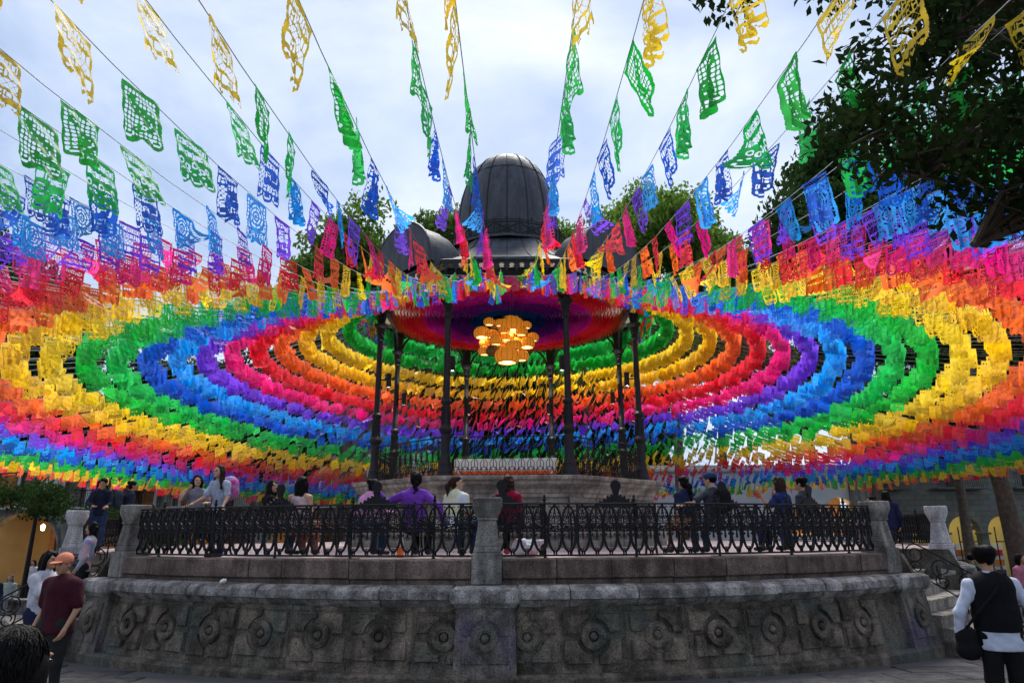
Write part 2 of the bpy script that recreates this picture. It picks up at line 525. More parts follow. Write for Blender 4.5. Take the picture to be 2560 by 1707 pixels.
def wall_arc(a0, a1):
    b = MB()
    b.arc([(10.2, -0.9), (rw(0) + 0.06, -0.9), (rw(0), 0.0), (rw(0.3), 0.3), (rw(0.6), 0.6), (rw(0.88), 0.88), (10.2, 0.88)], R(a0), R(a1), max(2, int((a1 - a0) / 2.2)))
    b.build('wall', M['wall'], terrace, smooth=20)
wall_arc(AZL - 2.4, AZR + 2.4)
def bay_stone(a0, a1):
    for (z0_, z1_) in ((0.0, 0.215), (0.22, 0.785)):
        dr = rnd.uniform(0.002, 0.009)
        b = MB(); b.arc([(11.0, z0_), (rw(z0_) + dr, z0_), (rw(z1_) + dr, z1_), (11.0, z1_)], R(a0 + 0.05), R(a1 - 0.05), 3)
        b.build('wall_stone', M['wall'], terrace)
for k in range(7):
    bay_stone(AZC - 0.55 - 4.4 * (k + 1), AZC - 0.55 - 4.4 * k)
    bay_stone(AZC + 0.55 + 4.42 * k, AZC + 0.55 + 4.42 * (k + 1))
wall_arc(-130, AZL2 + 2.0)
wall_arc(AZR2 - 2.0, 130)
b = MB()
b.arc([(11.2, -0.9), (11.50, -0.9), (11.49, 0.03), (11.44, 0.07), (11.2, 0.08)], R(AZL - 2.4), R(AZR + 2.4), 40)
b.build('footing', M['wall'], terrace, smooth=30)
b = MB()
b.lathe([(0.0, FLOOR_Z), (9.9, FLOOR_Z)], 96)
for a0_, a1_ in ((AZL - 2.2, AZR + 2.2), (AZR2 - 2.2, 360 + AZL2 + 2.2)):
    b.lathe([(9.9, FLOOR_Z), (11.0, FLOOR_Z)], max(8, int((a1_ - a0_) / 3)), a0=R(a0_), a1=R(a1_))
fl = b.build('floor', M['floor'], terrace)
# paving slabs on the terrace floor, near the railing where they show
fm = MB(); fm.arc([(9.0, 1.41), (9.0, 1.452), (9.93, 1.452), (9.93, 1.41)], R(-2.42), R(2.42), 4); fm1 = fm.mesh('floor_slab', M['floor'])
fm = MB(); fm.arc([(9.96, 1.41), (9.96, 1.452), (10.7, 1.452), (10.7, 1.41)], R(-2.42), R(2.42), 4); fm2 = fm.mesh('floor_slab', M['floor'])
for k in range(-12, 13):
    inst('floor_slab', fm1, terrace, (0, 0, 0), R(k * 5))
    if abs(k * 5 + 2.5) < 36 or abs(k * 5 + 2.5) > 56: inst('floor_slab', fm2, terrace, (0, 0, 0), R(k * 5 + 2.5))

cop_prof = [(10.9, 1.12), (11.20, 1.135), (11.31, 1.115), (11.37, 1.07), (11.385, 1.0), (11.38, 0.965), (11.335, 0.95), (11.30, 0.90), (11.24, 0.86), (10.9, 0.86)]
par_prof = [(10.7, 1.46), (11.075, 1.46), (11.10, 1.44), (11.10, 1.21), (11.05, 1.18), (11.05, 1.08), (10.7, 1.08)]
def run_blocks(name, prof, a0, a1, n, mat, jit=0.25):
    cuts = [a0 + (a1 - a0) * (k + (rnd.uniform(-jit, jit) if 0 < k < n else 0)) / n for k in range(n + 1)]
    for k in range(n):
        b = MB()
        dz = rnd.uniform(-0.006, 0.006); dr = rnd.uniform(-0.008, 0.008)
        b.arc([(r + (dr if r > 10.9 else 0), z + dz) for r, z in prof], R(cuts[k] + 0.035), R(cuts[k + 1] - 0.035), 4)
        b.build(name, mat, terrace, smooth=25)
for (a0, a1, n) in ((AZL + 2.3, AZC - 2.2, 6), (AZC + 2.2, AZR - 2.3, 7)):
    run_blocks('coping_stone', cop_prof, a0, a1, n, M['coping'])
for (a0, a1, n) in ((AZL + 1.1, AZC - 1.1, 7), (AZC + 1.1, AZR - 1.1, 8)):
    run_blocks('parapet_block', par_prof, a0, a1, n, M['parapet'])
for (a0, a1, n) in ((-128, AZL2 - 1, 10), (AZR2 + 1, 128, 10)):
    run_blocks('coping_stone', cop_prof, a0, a1, n, M['coping'])
    run_blocks('parapet_block', par_prof, a0, a1, n, M['parapet'])

# carved bays: four raised blocks round a rosette, bent to the wall
def on_wall(u, v, w, rr=0.0, flat=None):
    if flat is not None:                 # flat pier face
        y = -(rw(max(v, 0)) + flat + w)
        return (u, y, v)
    a = u / 11.3
    r = rw(v) + w + rr
    return (r * math.sin(a), -r * math.cos(a), v)

ROS_Z = 0.50
def quadrant(sx, sz, uw, vh, notch, depth, jit, flat=None, g=0.035):
    pts = []
    gx = g + rnd.uniform(0, jit); gz_ = g * 0.8 + rnd.uniform(0, jit)
    uw += rnd.uniform(-jit, jit); vh += rnd.uniform(-jit, jit)
    a0 = math.asin(gz_ / notch); a1 = math.acos(gx / notch)
    pts.append((uw, gz_)); pts.append((uw, vh)); pts.append((gx, vh))
    for k in range(7):
        a = a1 + (a0 - a1) * k / 6
        pts.append((notch * math.cos(a), notch * math.sin(a)))
    cx = sum(p[0] for p in pts) / len(pts); cz = sum(p[1] for p in pts) / len(pts)
    n = len(pts)
    vs = []; fs = []
    for lay, (d, s) in enumerate(((-0.03, 1.0), (depth * 0.7, 1.0), (depth, 0.955))):
        for (u, v) in pts:
            uu = cx + (u - cx) * s; vv = cz + (v - cz) * s
            vs.append(on_wall(sx * uu, ROS_Z + sz * vv, d, 0, flat))
    # centre of the face, pushed out a little, so rough blocks bulge
    cc = len(vs); vs.append(on_wall(sx * (cx + 0.04), ROS_Z + sz * (cz + 0.03), depth + 0.008, 0, flat))
    for l in range(2):
        for i in range(n):
            j = (i + 1) % n
            fs.append((l * n + i, l * n + j, (l + 1) * n + j, (l + 1) * n + i))
    for i in range(n):
        fs.append((2 * n + i, 2 * n + (i + 1) % n, cc))
    b = MB(); b.add(vs, fs)
    return b.mesh('relief_block', M['wall'], 30)

quads = [[quadrant(sx, sz, 0.375, 0.30 if sz < 0 else 0.285, 0.225, rnd.uniform(0.036, 0.07), 0.03) for sx in (-1, 1) for sz in (-1, 1)] for v in range(7)]

def rosette_meshes(flat=None):
    out = []
    for prof in ([(0.165, 0.0), (0.165, 0.04), (0.15, 0.052), (0.10, 0.055), (0.092, 0.045), (0.07, 0.04), (0.066, 0.0)],
                 [(0.048, 0.0), (0.05, 0.045), (0.042, 0.065), (0.022, 0.077), (0.0, 0.08)]):
        b = MB(); n = 24
        vs = []; fs = []
        for k in range(n):
            a = 2 * math.pi * k / n
            for (r, w) in prof:
                vs.append(on_wall(r * math.sin(a), ROS_Z + r * math.cos(a), w, 0, flat))
        m = len(prof)
        for k in range(n):
            for i in range(m - 1):
                fs.append((k * m + i, ((k + 1) % n) * m + i, ((k + 1) % n) * m + i + 1, k * m + i + 1))
        b.add(vs, fs); out.append(b)
    return out
ring_b, boss_b = rosette_meshes()
ring_me, boss_me = ring_b.mesh('rosette_ring', M['wall'], 40), boss_b.mesh('rosette_boss', M['wall'], 60)
bays = [AZC - 2.75 - 4.4 * k for k in range(7)] + [AZC + 2.75 + 4.42 * k for k in range(7)]
for i, a in enumerate(bays):
    for qm in quads[(i * 3 + (i > 6)) % 7]:
        inst('relief_block', qm, terrace, (0, 0, 0), R(a))
    o = inst('rosette_ring', ring_me, terrace, (0, 0, 0), R(a)); f_ = rnd.uniform(0.9985, 1.003); o.scale = (f_, f_, 1)
    inst('rosette_boss', boss_me, terrace, (0, 0, 0), R(a))
# upper course of plain blocks under the coping
b = MB(); b.arc([(11.1, 0.805), (rw(0.8) + 0.012, 0.805), (rw(0.86) + 0.012, 0.858), (11.1, 0.858)], R(-2.15), R(2.15), 3)
uc = b.mesh('upper_course', M['wall'])
for a in bays: inst('upper_course', uc, terrace, (0, 0, 0), R(a))

# piers under the pedestals
FP = 0.10
pb = MB()
def pier_pts(z, hw, ex): return [(-hw, -(rw(max(z, 0)) + ex)), (hw, -(rw(max(z, 0)) + ex)), (hw, -10.7), (-hw, -10.7)]
vs = []
for z, hw in ((-0.9, 0.415), (0.0, 0.41), (0.87, 0.385)):
    vs += [(x, y, z) for x, y in pier_pts(z, hw, FP)]
pb.add(vs, [(0, 1, 5, 4), (1, 2, 6, 5), (3, 0, 4, 7), (4, 5, 9, 8), (5, 6, 10, 9), (7, 4, 8, 11), (8, 9, 10, 11)])
pier_me = pb.mesh('pier', M['wall'])
pr, pbs = rosette_meshes(FP)
pr_me, pbs_me = pr.mesh('rosette_ring', M['wall'], 40), pbs.mesh('rosette_boss', M['wall'], 60)
pq = [quadrant(sx, sz, 0.30, 0.30 if sz < 0 else 0.27, 0.215, 0.022, 0.0, FP) for sx in (-1, 1) for sz in (-1, 1)]
cb = MB()
prof = [(0.0, 0.86), (0.395, 0.86), (0.43, 0.905), (0.455, 0.925), (0.465, 0.96), (0.465, 1.03), (0.45, 1.09), (0.40, 1.125), (0.0, 1.14)]
rows = []
for (hw, z) in prof[1:-1]:
    ex = hw - 0.395
    y0 = -(rw(0.88) + FP + 0.02 + ex)
    rows.append([(-hw, y0, z), (hw, y0, z), (hw, -10.85, z), (-hw, -10.85, z)])
vs = [p for r_ in rows for p in r_]
fs = []
for k in range(len(rows) - 1):
    for i in range(4):
        j = (i + 1) % 4
        fs.append((k * 4 + i, k * 4 + j, k * 4 + 4 + j, k * 4 + 4 + i))
e = (len(rows) - 1) * 4
fs += [(e, e + 1, e + 2, e + 3), (3, 2, 1, 0)]
cb.add(vs, fs)
pcap_me = cb.mesh('pier_coping', M['coping'], 30)
for a in (AZC, AZL, AZR):
    inst('pier', pier_me, terrace, (0, 0, 0), R(a), M['pier_stone'])
    inst('pier_coping', pcap_me, terrace, (0, 0, 0), R(a))
    inst('rosette_ring', pr_me, terrace, (0, 0, 0), R(a))
    inst('rosette_boss', pbs_me, terrace, (0, 0, 0), R(a))
    for q in pq: inst('relief_block', q, terrace, (0, 0, 0), R(a), M['pier_stone'])
for a in (AZL2, AZR2):
    inst('pier', pier_me, terrace, (0, 0, 0), R(a))
    inst('pier_coping', pcap_me, terrace, (0, 0, 0), R(a))

# stairs between the pedestals
def stair(a0, a1, label):
    st = empty('stone_stairs', pol(11.0, (a0 + a1) / 2, 0))
    tag(st, label, 'stairs')
    base = st.location
    for k in range(9):
        z1 = FLOOR_Z - 0.005 - 0.19 * k
        b = MB()
        rk = 9.95 + 0.31 * k
        b.arc([(9.6, z1 - 0.9), (rk, z1 - 0.9), (rk, z1 - 0.035), (rk + .03, z1 - 0.03), (rk + .03, z1 - 0.006), (rk + .02, z1), (9.6, z1)], R(a0), R(a1), 5)
        o = b.build('step', M['podium'], st)
        o.location = Vector((CX, CY, 0)) - base
for a in (AZL2 + 2.15, AZL - 2.15, AZR + 2.15, AZR2 - 2.15):
    b = MB(); b.arc([(9.5, -0.9), (11.3, -0.9), (11.3, 0.9), (11.05, 1.43), (9.5, 1.43)], R(a - 0.25), R(a + 0.25), 1); b.build('cheek_wall', M['wall'], terrace)
stair(AZL2 + 2.2, AZL - 2.2, 'worn stone stairs climbing to the terrace at the left')
stair(AZR + 2.2, AZR2 - 2.2, 'worn stone stairs climbing to the terrace at the right')

# ------------------------------------------------------------------ pedestals
def pedestal_meshes(mat):
    out = {}
    b = MB(); b.box((0, 0, 1.335), (0.42, 0.44, 0.41), 0.012); out['base_block'] = b.mesh('base_block', mat)
    b = MB(); b.box((0, 0, 1.583), (0.37, 0.37, 0.085), 0.012, taper=(0.95, 0.95)); out['plinth'] = b.mesh('plinth', mat)
    b = MB(); b.box((0, 0, 1.80), (0.335, 0.335, 0.35), 0.01, taper=(0.74, 0.74)); out['shaft'] = b.mesh('shaft', mat)
    b = MB(); b.box((0, 0, 1.997), (0.285, 0.285, 0.042), 0.008); out['neck_band'] = b.mesh('neck_band', mat)
    b = MB()
    # octagonal flaring cap
    rows = [(0.15, 2.018), (0.165, 2.06), (0.195, 2.13), (0.205, 2.17), (0.205, 2.275), (0.19, 2.29)]
    vs = []
    for (h, z) in rows:
        c = h * 0.62
        for x, y in ((-h, -c), (-c, -h), (c, -h), (h, -c), (h, c), (c, h), (-c, h), (-h, c)): vs.append((x, y, z))
    fs = []
    for k in range(len(rows) - 1):
        for i in range(8):
            j = (i + 1) % 8
            fs.append((k * 8 + i, k * 8 + j, k * 8 + 8 + j, k * 8 + 8 + i))
    fs += [tuple(range(7, -1, -1)), tuple(range(len(rows) * 8 - 8, len(rows) * 8))]
    b.add(vs, fs); out['cap'] = b.mesh('cap', mat)
    return out
ped_grey, ped_white = pedestal_meshes(M['pedestal']), pedestal_meshes(M['white_pedestal'])
for a, ms, lab in ((AZC, ped_grey, 'tapered grey stone pedestal at the centre of the railing'),
                   (AZL, ped_grey, 'grey stone pedestal at the left end of the front railing'),
                   (AZR, ped_grey, 'grey stone pedestal at the right end of the front railing'),
                   (AZL2, ped_white, 'pale stone pedestal beyond the left stairs'),
                   (AZR2, ped_white, 'pale stone pedestal beyond the right stairs with red scrawl')):
    p = empty('stone_pedestal', pol(10.9, a, 0), R(a))
    tag(p, lab, 'pedestal', 'stone pedestals of the terrace railing')
    for k, me in ms.items():
        inst(k, me, p)
    if a == AZR2:
        M['red_scrawl'] = plain('red_scrawl', (0.25, 0.03, 0.05), 0.8)
        g = MB()
        for pts in ([(-.13, 1.43), (-.12, 1.45)], [(-.08, 1.46), (.0, 1.47), (-.03, 1.38), (-.05, 1.28)], [(-.07, 1.37), (.02, 1.38)], [(.05, 1.45), (.12, 1.47), (.13, 1.40), (.07, 1.38), (.14, 1.34), (.12, 1.27), (.05, 1.26)]):
            g.tube([(x, -0.221, z) for x, z in pts], 0.007, 4)
        g.build('scrawl', M['red_scrawl'], p)

# ------------------------------------------------------------------ iron railings of the terrace
def sc(u, v): return (u, 0.0, v)
def curl(cx, cz, r, a0, turns, sgn=1, n=14, shrink=0.55):
    pts = []
    for k in range(n + 1):
        t = k / n
        a = a0 + sgn * turns * 2 * math.pi * t
        rr = r * (1 - shrink * t)
        pts.append((cx + rr * math.cos(a), 0, cz + rr * math.sin(a)))
    return pts
def BT(pts, r, n=6):
    r = [q * 1.5 for q in r] if isinstance(r, list) else r * 1.5
    bb.tube(pts, r, n)
bb = MB()
for s in (-1, 1):
    # lower lyre legs
    BT([sc(s * 0.006, 0.25), sc(s * 0.012, 0.20), sc(s * 0.026, 0.14), sc(s * 0.05, 0.085), sc(s * 0.078, 0.058), sc(s * 0.092, 0.05)], [0.012, 0.012, 0.013, 0.012, 0.011, 0.009], 6)
    BT([sc(s * 0.084, 0.055), sc(s * 0.084, 0.01)], [0.011, 0.007], 6)
    BT(curl(s * 0.085, 0.083, 0.018, -math.pi / 2, 0.8, s, 8), 0.005, 4)
    BT([sc(s * 0.03, 0.125), sc(s * 0.045, 0.115), sc(s * 0.052, 0.128)], 0.006, 4)
    # capital of the lyre
    BT([sc(0, 0.272), sc(s * 0.03, 0.268), sc(s * 0.044, 0.282), sc(s * 0.034, 0.296)], 0.008, 5)
    # band of scrolls
    BT(curl(s * 0.03, 0.345, 0.024, 0, 1.2, s, 12, 0.6), 0.007, 5)
    BT(curl(s * 0.074, 0.35, 0.026, math.pi, 1.1, -s, 12, 0.6), 0.007, 5)
    BT(curl(s * 0.034, 0.405, 0.026, -math.pi / 2, 0.9, s, 10), 0.007, 5)
    BT([sc(s * 0.05, 0.375), sc(s * 0.078, 0.395), sc(s * 0.098, 0.38)], 0.008, 5)
    # upper stems opening to an arch
    BT([sc(s * 0.007, 0.43), sc(s * 0.012, 0.50), sc(s * 0.024, 0.57), sc(s * 0.048, 0.625), sc(s * 0.078, 0.66), sc(s * 0.099, 0.685)], [0.011, 0.011, 0.010, 0.010, 0.009, 0.008], 6)
    BT([sc(s * 0.024, 0.575), sc(s * 0.046, 0.565), sc(s * 0.052, 0.582), sc(s * 0.042, 0.588)], 0.006, 4)
    BT([sc(s * 0.06, 0.64), sc(s * 0.05, 0.665), sc(s * 0.03, 0.67), sc(s * 0.022, 0.655)], 0.006, 4)
BT([sc(0, 0.19), sc(0, 0.27), sc(0, 0.35), sc(0, 0.44)], [0.010, 0.016, 0.012, 0.012], 6)
for s in (-1, 1):
    BT(curl(s * 0.062, 0.515, 0.026, math.pi / 2, 1.1, s, 12, 0.6), 0.006, 4)
    BT([sc(s * 0.1, 0.69), sc(s * 0.1, 0.60), sc(s * 0.085, 0.55), sc(s * 0.1, 0.50), sc(s * 0.1, 0.43)], [0.006, 0.009, 0.005, 0.007, 0.006], 4)
    BT([sc(s * 0.018, 0.50), sc(s * 0.04, 0.47), sc(s * 0.075, 0.45)], 0.006, 4)
    BT([sc(s * 0.1, 0.325), sc(s * 0.1, 0.27), sc(s * 0.088, 0.235), sc(s * 0.1, 0.215)], [0.007, 0.009, 0.005, 0.003], 4)
BT([sc(-0.1, 0.325), sc(0.1, 0.325)], 0.006, 4)
BT([sc(-0.1, 0.430), sc(0.1, 0.430)], 0.006, 4)
bb.lathe([(0.0, 0.30), (0.022, 0.31), (0.026, 0.325), (0.014, 0.34), (0.0, 0.345)], 8)
BT([sc(-0.1, 0.685), sc(-0.1, 0.715)], [0.012, 0.006], 5)
bb.v = [(x, y * 1.25, z) for x, y, z in bb.v]
baluster_me = bb.mesh('baluster', M['iron'], 50)
pm = MB()
pm.tube([(0, 0, -0.06), (0, 0, 0.70)], 0.018, 8)
pm.lathe([(0.0, 0.70), (0.03, 0.70), (0.022, 0.72), (0.014, 0.735), (0.028, 0.75), (0.03, 0.77), (0.014, 0.785), (0.022, 0.8), (0.012, 0.825), (0.0, 0.84)], 8)
pm.lathe([(0.03, -0.06), (0.03, -0.03), (0.018, -0.02)], 8)
post_me = pm.mesh('post', M['iron'], 50)

RAIL_Z = 1.50
def railing(a0, a1, label, nposts):
    mid = (a0 + a1) / 2
    t = empty('iron_railing', pol(10.9, mid, 0))
    tag(t, label, 'railing', 'cast iron railings of the terrace')
    off = Vector((CX, CY, 0)) - t.location
    for nm, z, pr_ in (('top_rail', 2.205, [(-.018, -.012), (.018, -.012), (.022, .0), (.012, .014), (-.012, .014), (-.022, .0)]), ('bottom_rail', RAIL_Z, [(-.012, -.012), (.012, -.012), (.012, .012), (-.012, .012)])):
        b = MB(); b.arc([(10.9 + p, z + q) for p, q in pr_], R(a0), R(a1), max(4, int(abs(a1 - a0) / 1.5)))
        o = b.build(nm, M['iron'], t, smooth=35); o.location = off
    n = int(round(abs(a1 - a0) * math.pi / 180 * 10.9 / 0.2))
    for k in range(n):
        a = a0 + (a1 - a0) * (k + 0.5) / n
        o = inst('baluster', baluster_me, t, pol(10.9, a, RAIL_Z) - t.location, R(a))
    for k in range(nposts):
        a = a0 + (a1 - a0) * (k + 0.5) / nposts
        inst('post', post_me, t, pol(10.87, a, RAIL_Z) - t.location, R(a))
railing(AZL + 1.0, AZC - 0.8, 'black scrolled iron railing left of the centre pedestal', 5)
railing(AZC + 0.8, AZR - 1.0, 'black scrolled iron railing right of the centre pedestal', 5)
railing(-118, AZL2 - 1.0, 'black iron railing behind the left stairs', 8)
railing(AZR2 + 1.0, 118, 'black iron railing behind the right stairs', 8)

# scrolled handrails beside the stairs
def stair_rail(a, side, label):
    t = empty('stair_handrail', pol(10.55, a, 0))
    tag(t, label, 'handrail')
    d = (pol(12, a, 0) - pol(11, a, 0)).normalized()
    def P(s, z): return d * s + Vector((0, 0, z))
    b = MB(); b.tube([P(0.0, 1.95), P(0.9, 1.45), P(1.8, 0.92), P(2.2, 0.70)], 0.014, 6); b.build('hand_bar', M['iron'], t)
    b = MB(); b.tube([P(0.0, 1.45), P(1.0, 0.88), P(2.2, 0.18)], 0.012, 6); b.build('lower_bar', M['iron'], t)
    for k, s in enumerate((0.25, 0.62, 1.0, 1.38, 1.76, 2.1)):
        zc = 1.70 - 0.575 * s
        b = MB()
        for q, (rr, dz) in enumerate(((0.16, 0.08), (0.12, -0.13))):
            pts = []
            for i in range(22):
                tt = i / 21; an = (0.5 + 1.35 * tt * 2) * math.pi * (1 if (k + q) % 2 else -1)
                r2 = rr * (1 - 0.6 * tt)
                pts.append(P(s + r2 * math.cos(an), zc + dz + r2 * math.sin(an)))
            b.tube(pts, 0.011, 5)
        b.build('scroll', M['iron'], t, smooth=50)
    for s in (0.45, 1.3, 2.2):
        b = MB(); b.tube([P(s, 1.98 - 0.58 * s), P(s, 1.30 - 0.60 * s)], 0.012, 6); b.build('upright', M['iron'], t)
stair_rail(AZR + 3.2, 1, 'curling black iron handrail descending the right stairs')
stair_rail(AZL - 3.2, -1, 'curling black iron handrail descending the left stairs')

# ------------------------------------------------------------------ iron benches on the terrace
def bench_parts():
    out = {}
    # crest: leafy silhouette with a rayed disc
    poly = []
    left = [(-0.34, 0.745), (-0.33, 0.785), (-0.285, 0.765), (-0.275, 0.815), (-0.225, 0.79), (-0.205, 0.835), (-0.165, 0.82), (-0.145, 0.865), (-0.10, 0.845), (-0.08, 0.88), (-0.04, 0.865), (-0.032, 0.935)]
    disc = []
    for k in range(33):
        a = math.radians(245 - 310 * k / 32)
        r_ = 0.098 if k % 2 else 0.078
        disc.append((r_ * math.cos(a), 1.065 + r_ * math.sin(a)))
    left = [(x, 0.745 + (z - 0.745) * 1.42) for x, z in left]
    poly = left + disc + [(-x, z) for x, z in left[::-1]]
    from mathutils.geometry import tessellate_polygon
    n = len(poly)
    tris = tessellate_polygon([[Vector((x, z, 0)) for x, z in poly]])
    b = MB()
    b.add([(x, -0.012, z) for x, z in poly] + [(x, 0.012, z) for x, z in poly],
          [tuple(q) for q in tris] + [tuple(n + w for w in q[::-1]) for q in tris] + [(k, (k + 1) % n, n + (k + 1) % n, n + k) for k in range(n)])
    me = b.mesh('crest', M['iron'])
    out['crest'] = me
    b = MB()
    b.box((0, 0, 0.44), (1.3, 0.02, 0.05)); b.box((0, 0, 0.745), (1.3, 0.02, 0.035))
    for s in (-0.64, 0.64): b.tube([(s, 0, 0.40), (s, 0, 0.79)], 0.02, 6)
    out['back_frame'] = b.mesh('back_frame', M['iron'])
    b = MB()
    for k in range(9):
        x = -0.56 + k * 0.14
        b.tube(curl(x, 0.60, 0.05, -math.pi / 2, 1.0, 1, 14, 0.0), 0.009, 5)
        b.tube([(x - 0.06, 0, 0.46), (x, 0, 0.53), (x + 0.06, 0, 0.46)], 0.009, 5)
        b.tube([(x - 0.06, 0, 0.73), (x, 0, 0.66), (x + 0.06, 0, 0.73)], 0.009, 5)
        b.tube([(x + 0.07, 0, 0.46), (x + 0.07, 0, 0.73)], 0.009, 5)
    out['back_lattice'] = b.mesh('back_lattice', M['iron'], 50)
    b = MB(); b.box((0, 0.24, 0.43), (1.28, 0.44, 0.03), 0.008); out['seat'] = b.mesh('seat', M['iron'])
    b = MB(); b.tube([(0, 0.0, 0.68), (0, 0.2, 0.69), (0, 0.42, 0.66), (0, 0.45, 0.60), (0, 0.43, 0.43)], 0.018, 6); out['arm'] = b.mesh('arm', M['iron'], 50)
    b = MB(); b.tube([(0, 0.42, 0.42), (0, 0.40, 0.25), (0, 0.46, 0.03), (0, 0.49, 0.0)], 0.02, 6); out['front_leg'] = b.mesh('front_leg', M['iron'], 50)
    b = MB(); b.tube([(0, 0.02, 0.42), (0, 0.05, 0.25), (0, -0.02, 0.0)], 0.02, 6); out['rear_leg'] = b.mesh('rear_leg', M['iron'], 50)
    return out
bp_ = bench_parts()
BENCH_R = 9.95
bench_spots = [(470, 'behind the two girls at the left'), (691, 'under the two long haired women'), (935, 'between the pink and purple sweaters'),
               (1252, 'right behind the centre pedestal'), (1541, 'standing empty in front of the podium'),
               (1811, 'under the couple with the blue cap'), (2030, 'under the couple beside the right pedestal')]
BENCH_AZ = {}
for px, where in bench_spots:
    a = az_at(px, BENCH_R); BENCH_AZ[px] = a
    t = empty('iron_bench', pol(BENCH_R, a, FLOOR_Z + 0.012), R(a))
    tag(t, 'black cast iron bench ' + where, 'bench', 'iron benches on the terrace')
    for k in ('crest', 'back_frame', 'back_lattice', 'seat'): inst(k, bp_[k], t)
    for s in (-0.63, 0.63):
        inst('arm', bp_['arm'], t, (s, 0, 0)); inst('front_leg', bp_['front_leg'], t, (s, 0, 0)); inst('rear_leg', bp_['rear_leg'], t, (s, 0, 0))
for a, w in ((-86, 'by the far left railing'), (84, 'by the far right railing')):
    t = empty('iron_bench', pol(BENCH_R + 0.3, a, FLOOR_Z + 0.012), R(a))
    tag(t, 'black cast iron bench ' + w, 'bench', 'iron benches on the terrace')
    for k in ('crest', 'back_frame', 'back_lattice', 'seat'): inst(k, bp_[k], t)
    for s in (-0.63, 0.63):
        inst('arm', bp_['arm'], t, (s, 0, 0)); inst('front_leg', bp_['front_leg'], t, (s, 0, 0)); inst('rear_leg', bp_['rear_leg'], t, (s, 0, 0))

# ------------------------------------------------------------------ bandstand
kiosk = empty('bandstand', (CX, CY, FLOOR_Z))
tag(kiosk, 'octagonal iron bandstand with tall ribbed dark dome on a stone podium', 'bandstand')
KZ = FLOOR_Z                       # local z = world z - KZ
COLR, POD_Z = 4.05, 3.12
ROT8 = R(22.5)
def k8(prof, name, mat, smooth=None, rot=ROT8):
    b = MB(); b.lathe([(r, z - KZ) for r, z in prof], 8, rot=rot)
    return b.build(name, mat, kiosk, smooth=smooth)
k8([(4.62, KZ), (4.62, 1.58), (4.60, 1.60), (4.50, 1.63), (4.50, 1.68), (4.56, 1.71), (4.58, 1.76), (4.54, 1.80), (4.46, 1.82), (4.30, 1.86)], 'podium_plinth', M['podium'], 20)
k8([(4.32, 1.84), (4.28, 2.62)], 'podium_wall', M['podium'])
k8([(4.28, 2.60), (4.34, 2.62), (4.34, 2.70), (4.38, 2.72), (4.40, 2.80), (4.50, 2.88), (4.56, 2.92), (4.56, 2.99), (4.64, 3.03), (4.66, 3.10), (4.64, POD_Z), (0.0, POD_Z)], 'podium_cornice', M['podium'], 20)
for k in range(8):                  # corner pilasters and sunk panels
    a = 22.5 + 45 * k
    b = MB(); b.box((0, -4.27, 2.24 - KZ), (0.34, 0.2, 0.76), 0.01); b.build('podium_pilaster', M['podium'], kiosk, rz=R(a))
    a = 45 * k
    b = MB()
    for x in (-1.15, 1.15): b.box((x, -3.985, 2.24 - KZ), (0.03, 0.04, 0.55), 0.004)
    for z in (1.97, 2.51): b.box((0, -3.985, z - KZ), (2.27, 0.04, 0.03), 0.004)
    b.build('panel_frame', M['podium'], kiosk, rz=R(a))

def tor(rows): return rows
colp = MB()
colp.lathe([(0.115, 0.0), (0.115, 1.16), (0.095, 1.9), (0.088, 2.2), (0.078, 4.35)], 14)
for k in range(14):                 # twisted fluting on the lower drum
    pts = [(0.117 * math.sin(2 * math.pi * k / 14 + 1.2 * q / 5), -0.117 * math.cos(2 * math.pi * k / 14 + 1.2 * q / 5), 1.22 + 0.55 * q / 5) for q in range(6)]
    colp.tube(pts, 0.008, 4)
col_me = colp.mesh('column', M['column'], 40)
b = MB(); b.lathe([(0.215, 0), (0.215, 0.06), (0.20, 0.08), (0.205, 0.13), (0.185, 0.16), (0.16, 0.30), (0.165, 0.33), (0.14, 0.37), (0.125, 0.52), (0.115, 0.55)], 16); cbase_me = b.mesh('column_base', M['column'], 40)
b = MB(); b.lathe([(0.115, 1.06), (0.15, 1.10), (0.175, 1.16), (0.175, 1.20), (0.14, 1.24), (0.115, 1.30)], 16)
cring_me = b.mesh('column_ring', M['column'], 50)
b = MB(); b.lathe([(0.10, 1.80), (0.13, 1.84), (0.145, 1.88), (0.13, 1.93), (0.10, 1.97)], 16); cring2_me = b.mesh('column_ring', M['column'], 50)
b = MB(); b.lathe([(0.08, 4.10), (0.105, 4.14), (0.09, 4.2), (0.095, 4.28), (0.12, 4.31), (0.10, 4.35), (0.13, 4.40), (0.12, 4.45), (0.15, 4.50), (0.20, 4.56), (0.205, 4.60), (0.15, 4.62)], 16)
b.box((0, 0, 4.92), (0.20, 0.20, 0.62), 0.01, taper=(1.25, 1.25)); ccap_me = b.mesh('capital', M['column'], 40)
b = MB()
b.tube([(0.05, 0, 4.35), (0.12, 0, 4.62), (0.26, 0, 4.95), (0.5, 0, 5.2), (0.66, 0, 5.3)], [0.035, 0.04, 0.04, 0.035, 0.03], 6)
b.tube(curl(0.17, 5.1, 0.09, 0, 1.2, 1, 14, 0.5), 0.018, 5); brk_me = b.mesh('bracket', M['column'], 50)
lb = MB(); lb.lathe([(0.0, 0.20), (0.062, 0.20), (0.074, 0.19), (0.075, -0.17), (0.070, -0.20), (0.058, -0.20), (0.058, -0.17), (0.0, -0.17)], 16)
lb.tube([(0, 0.075, 0.0), (0, 0.24, 0.0)], 0.022, 6); lamp_me = lb.mesh('lamp_housing', M['column'], 40)
lens_b = MB(); lens_b.lathe([(0.0, -0.178), (0.057, -0.178)], 14)
M['lens'] = glow('lamp_lens', (1.0, 0.96, 0.86), 14.0)
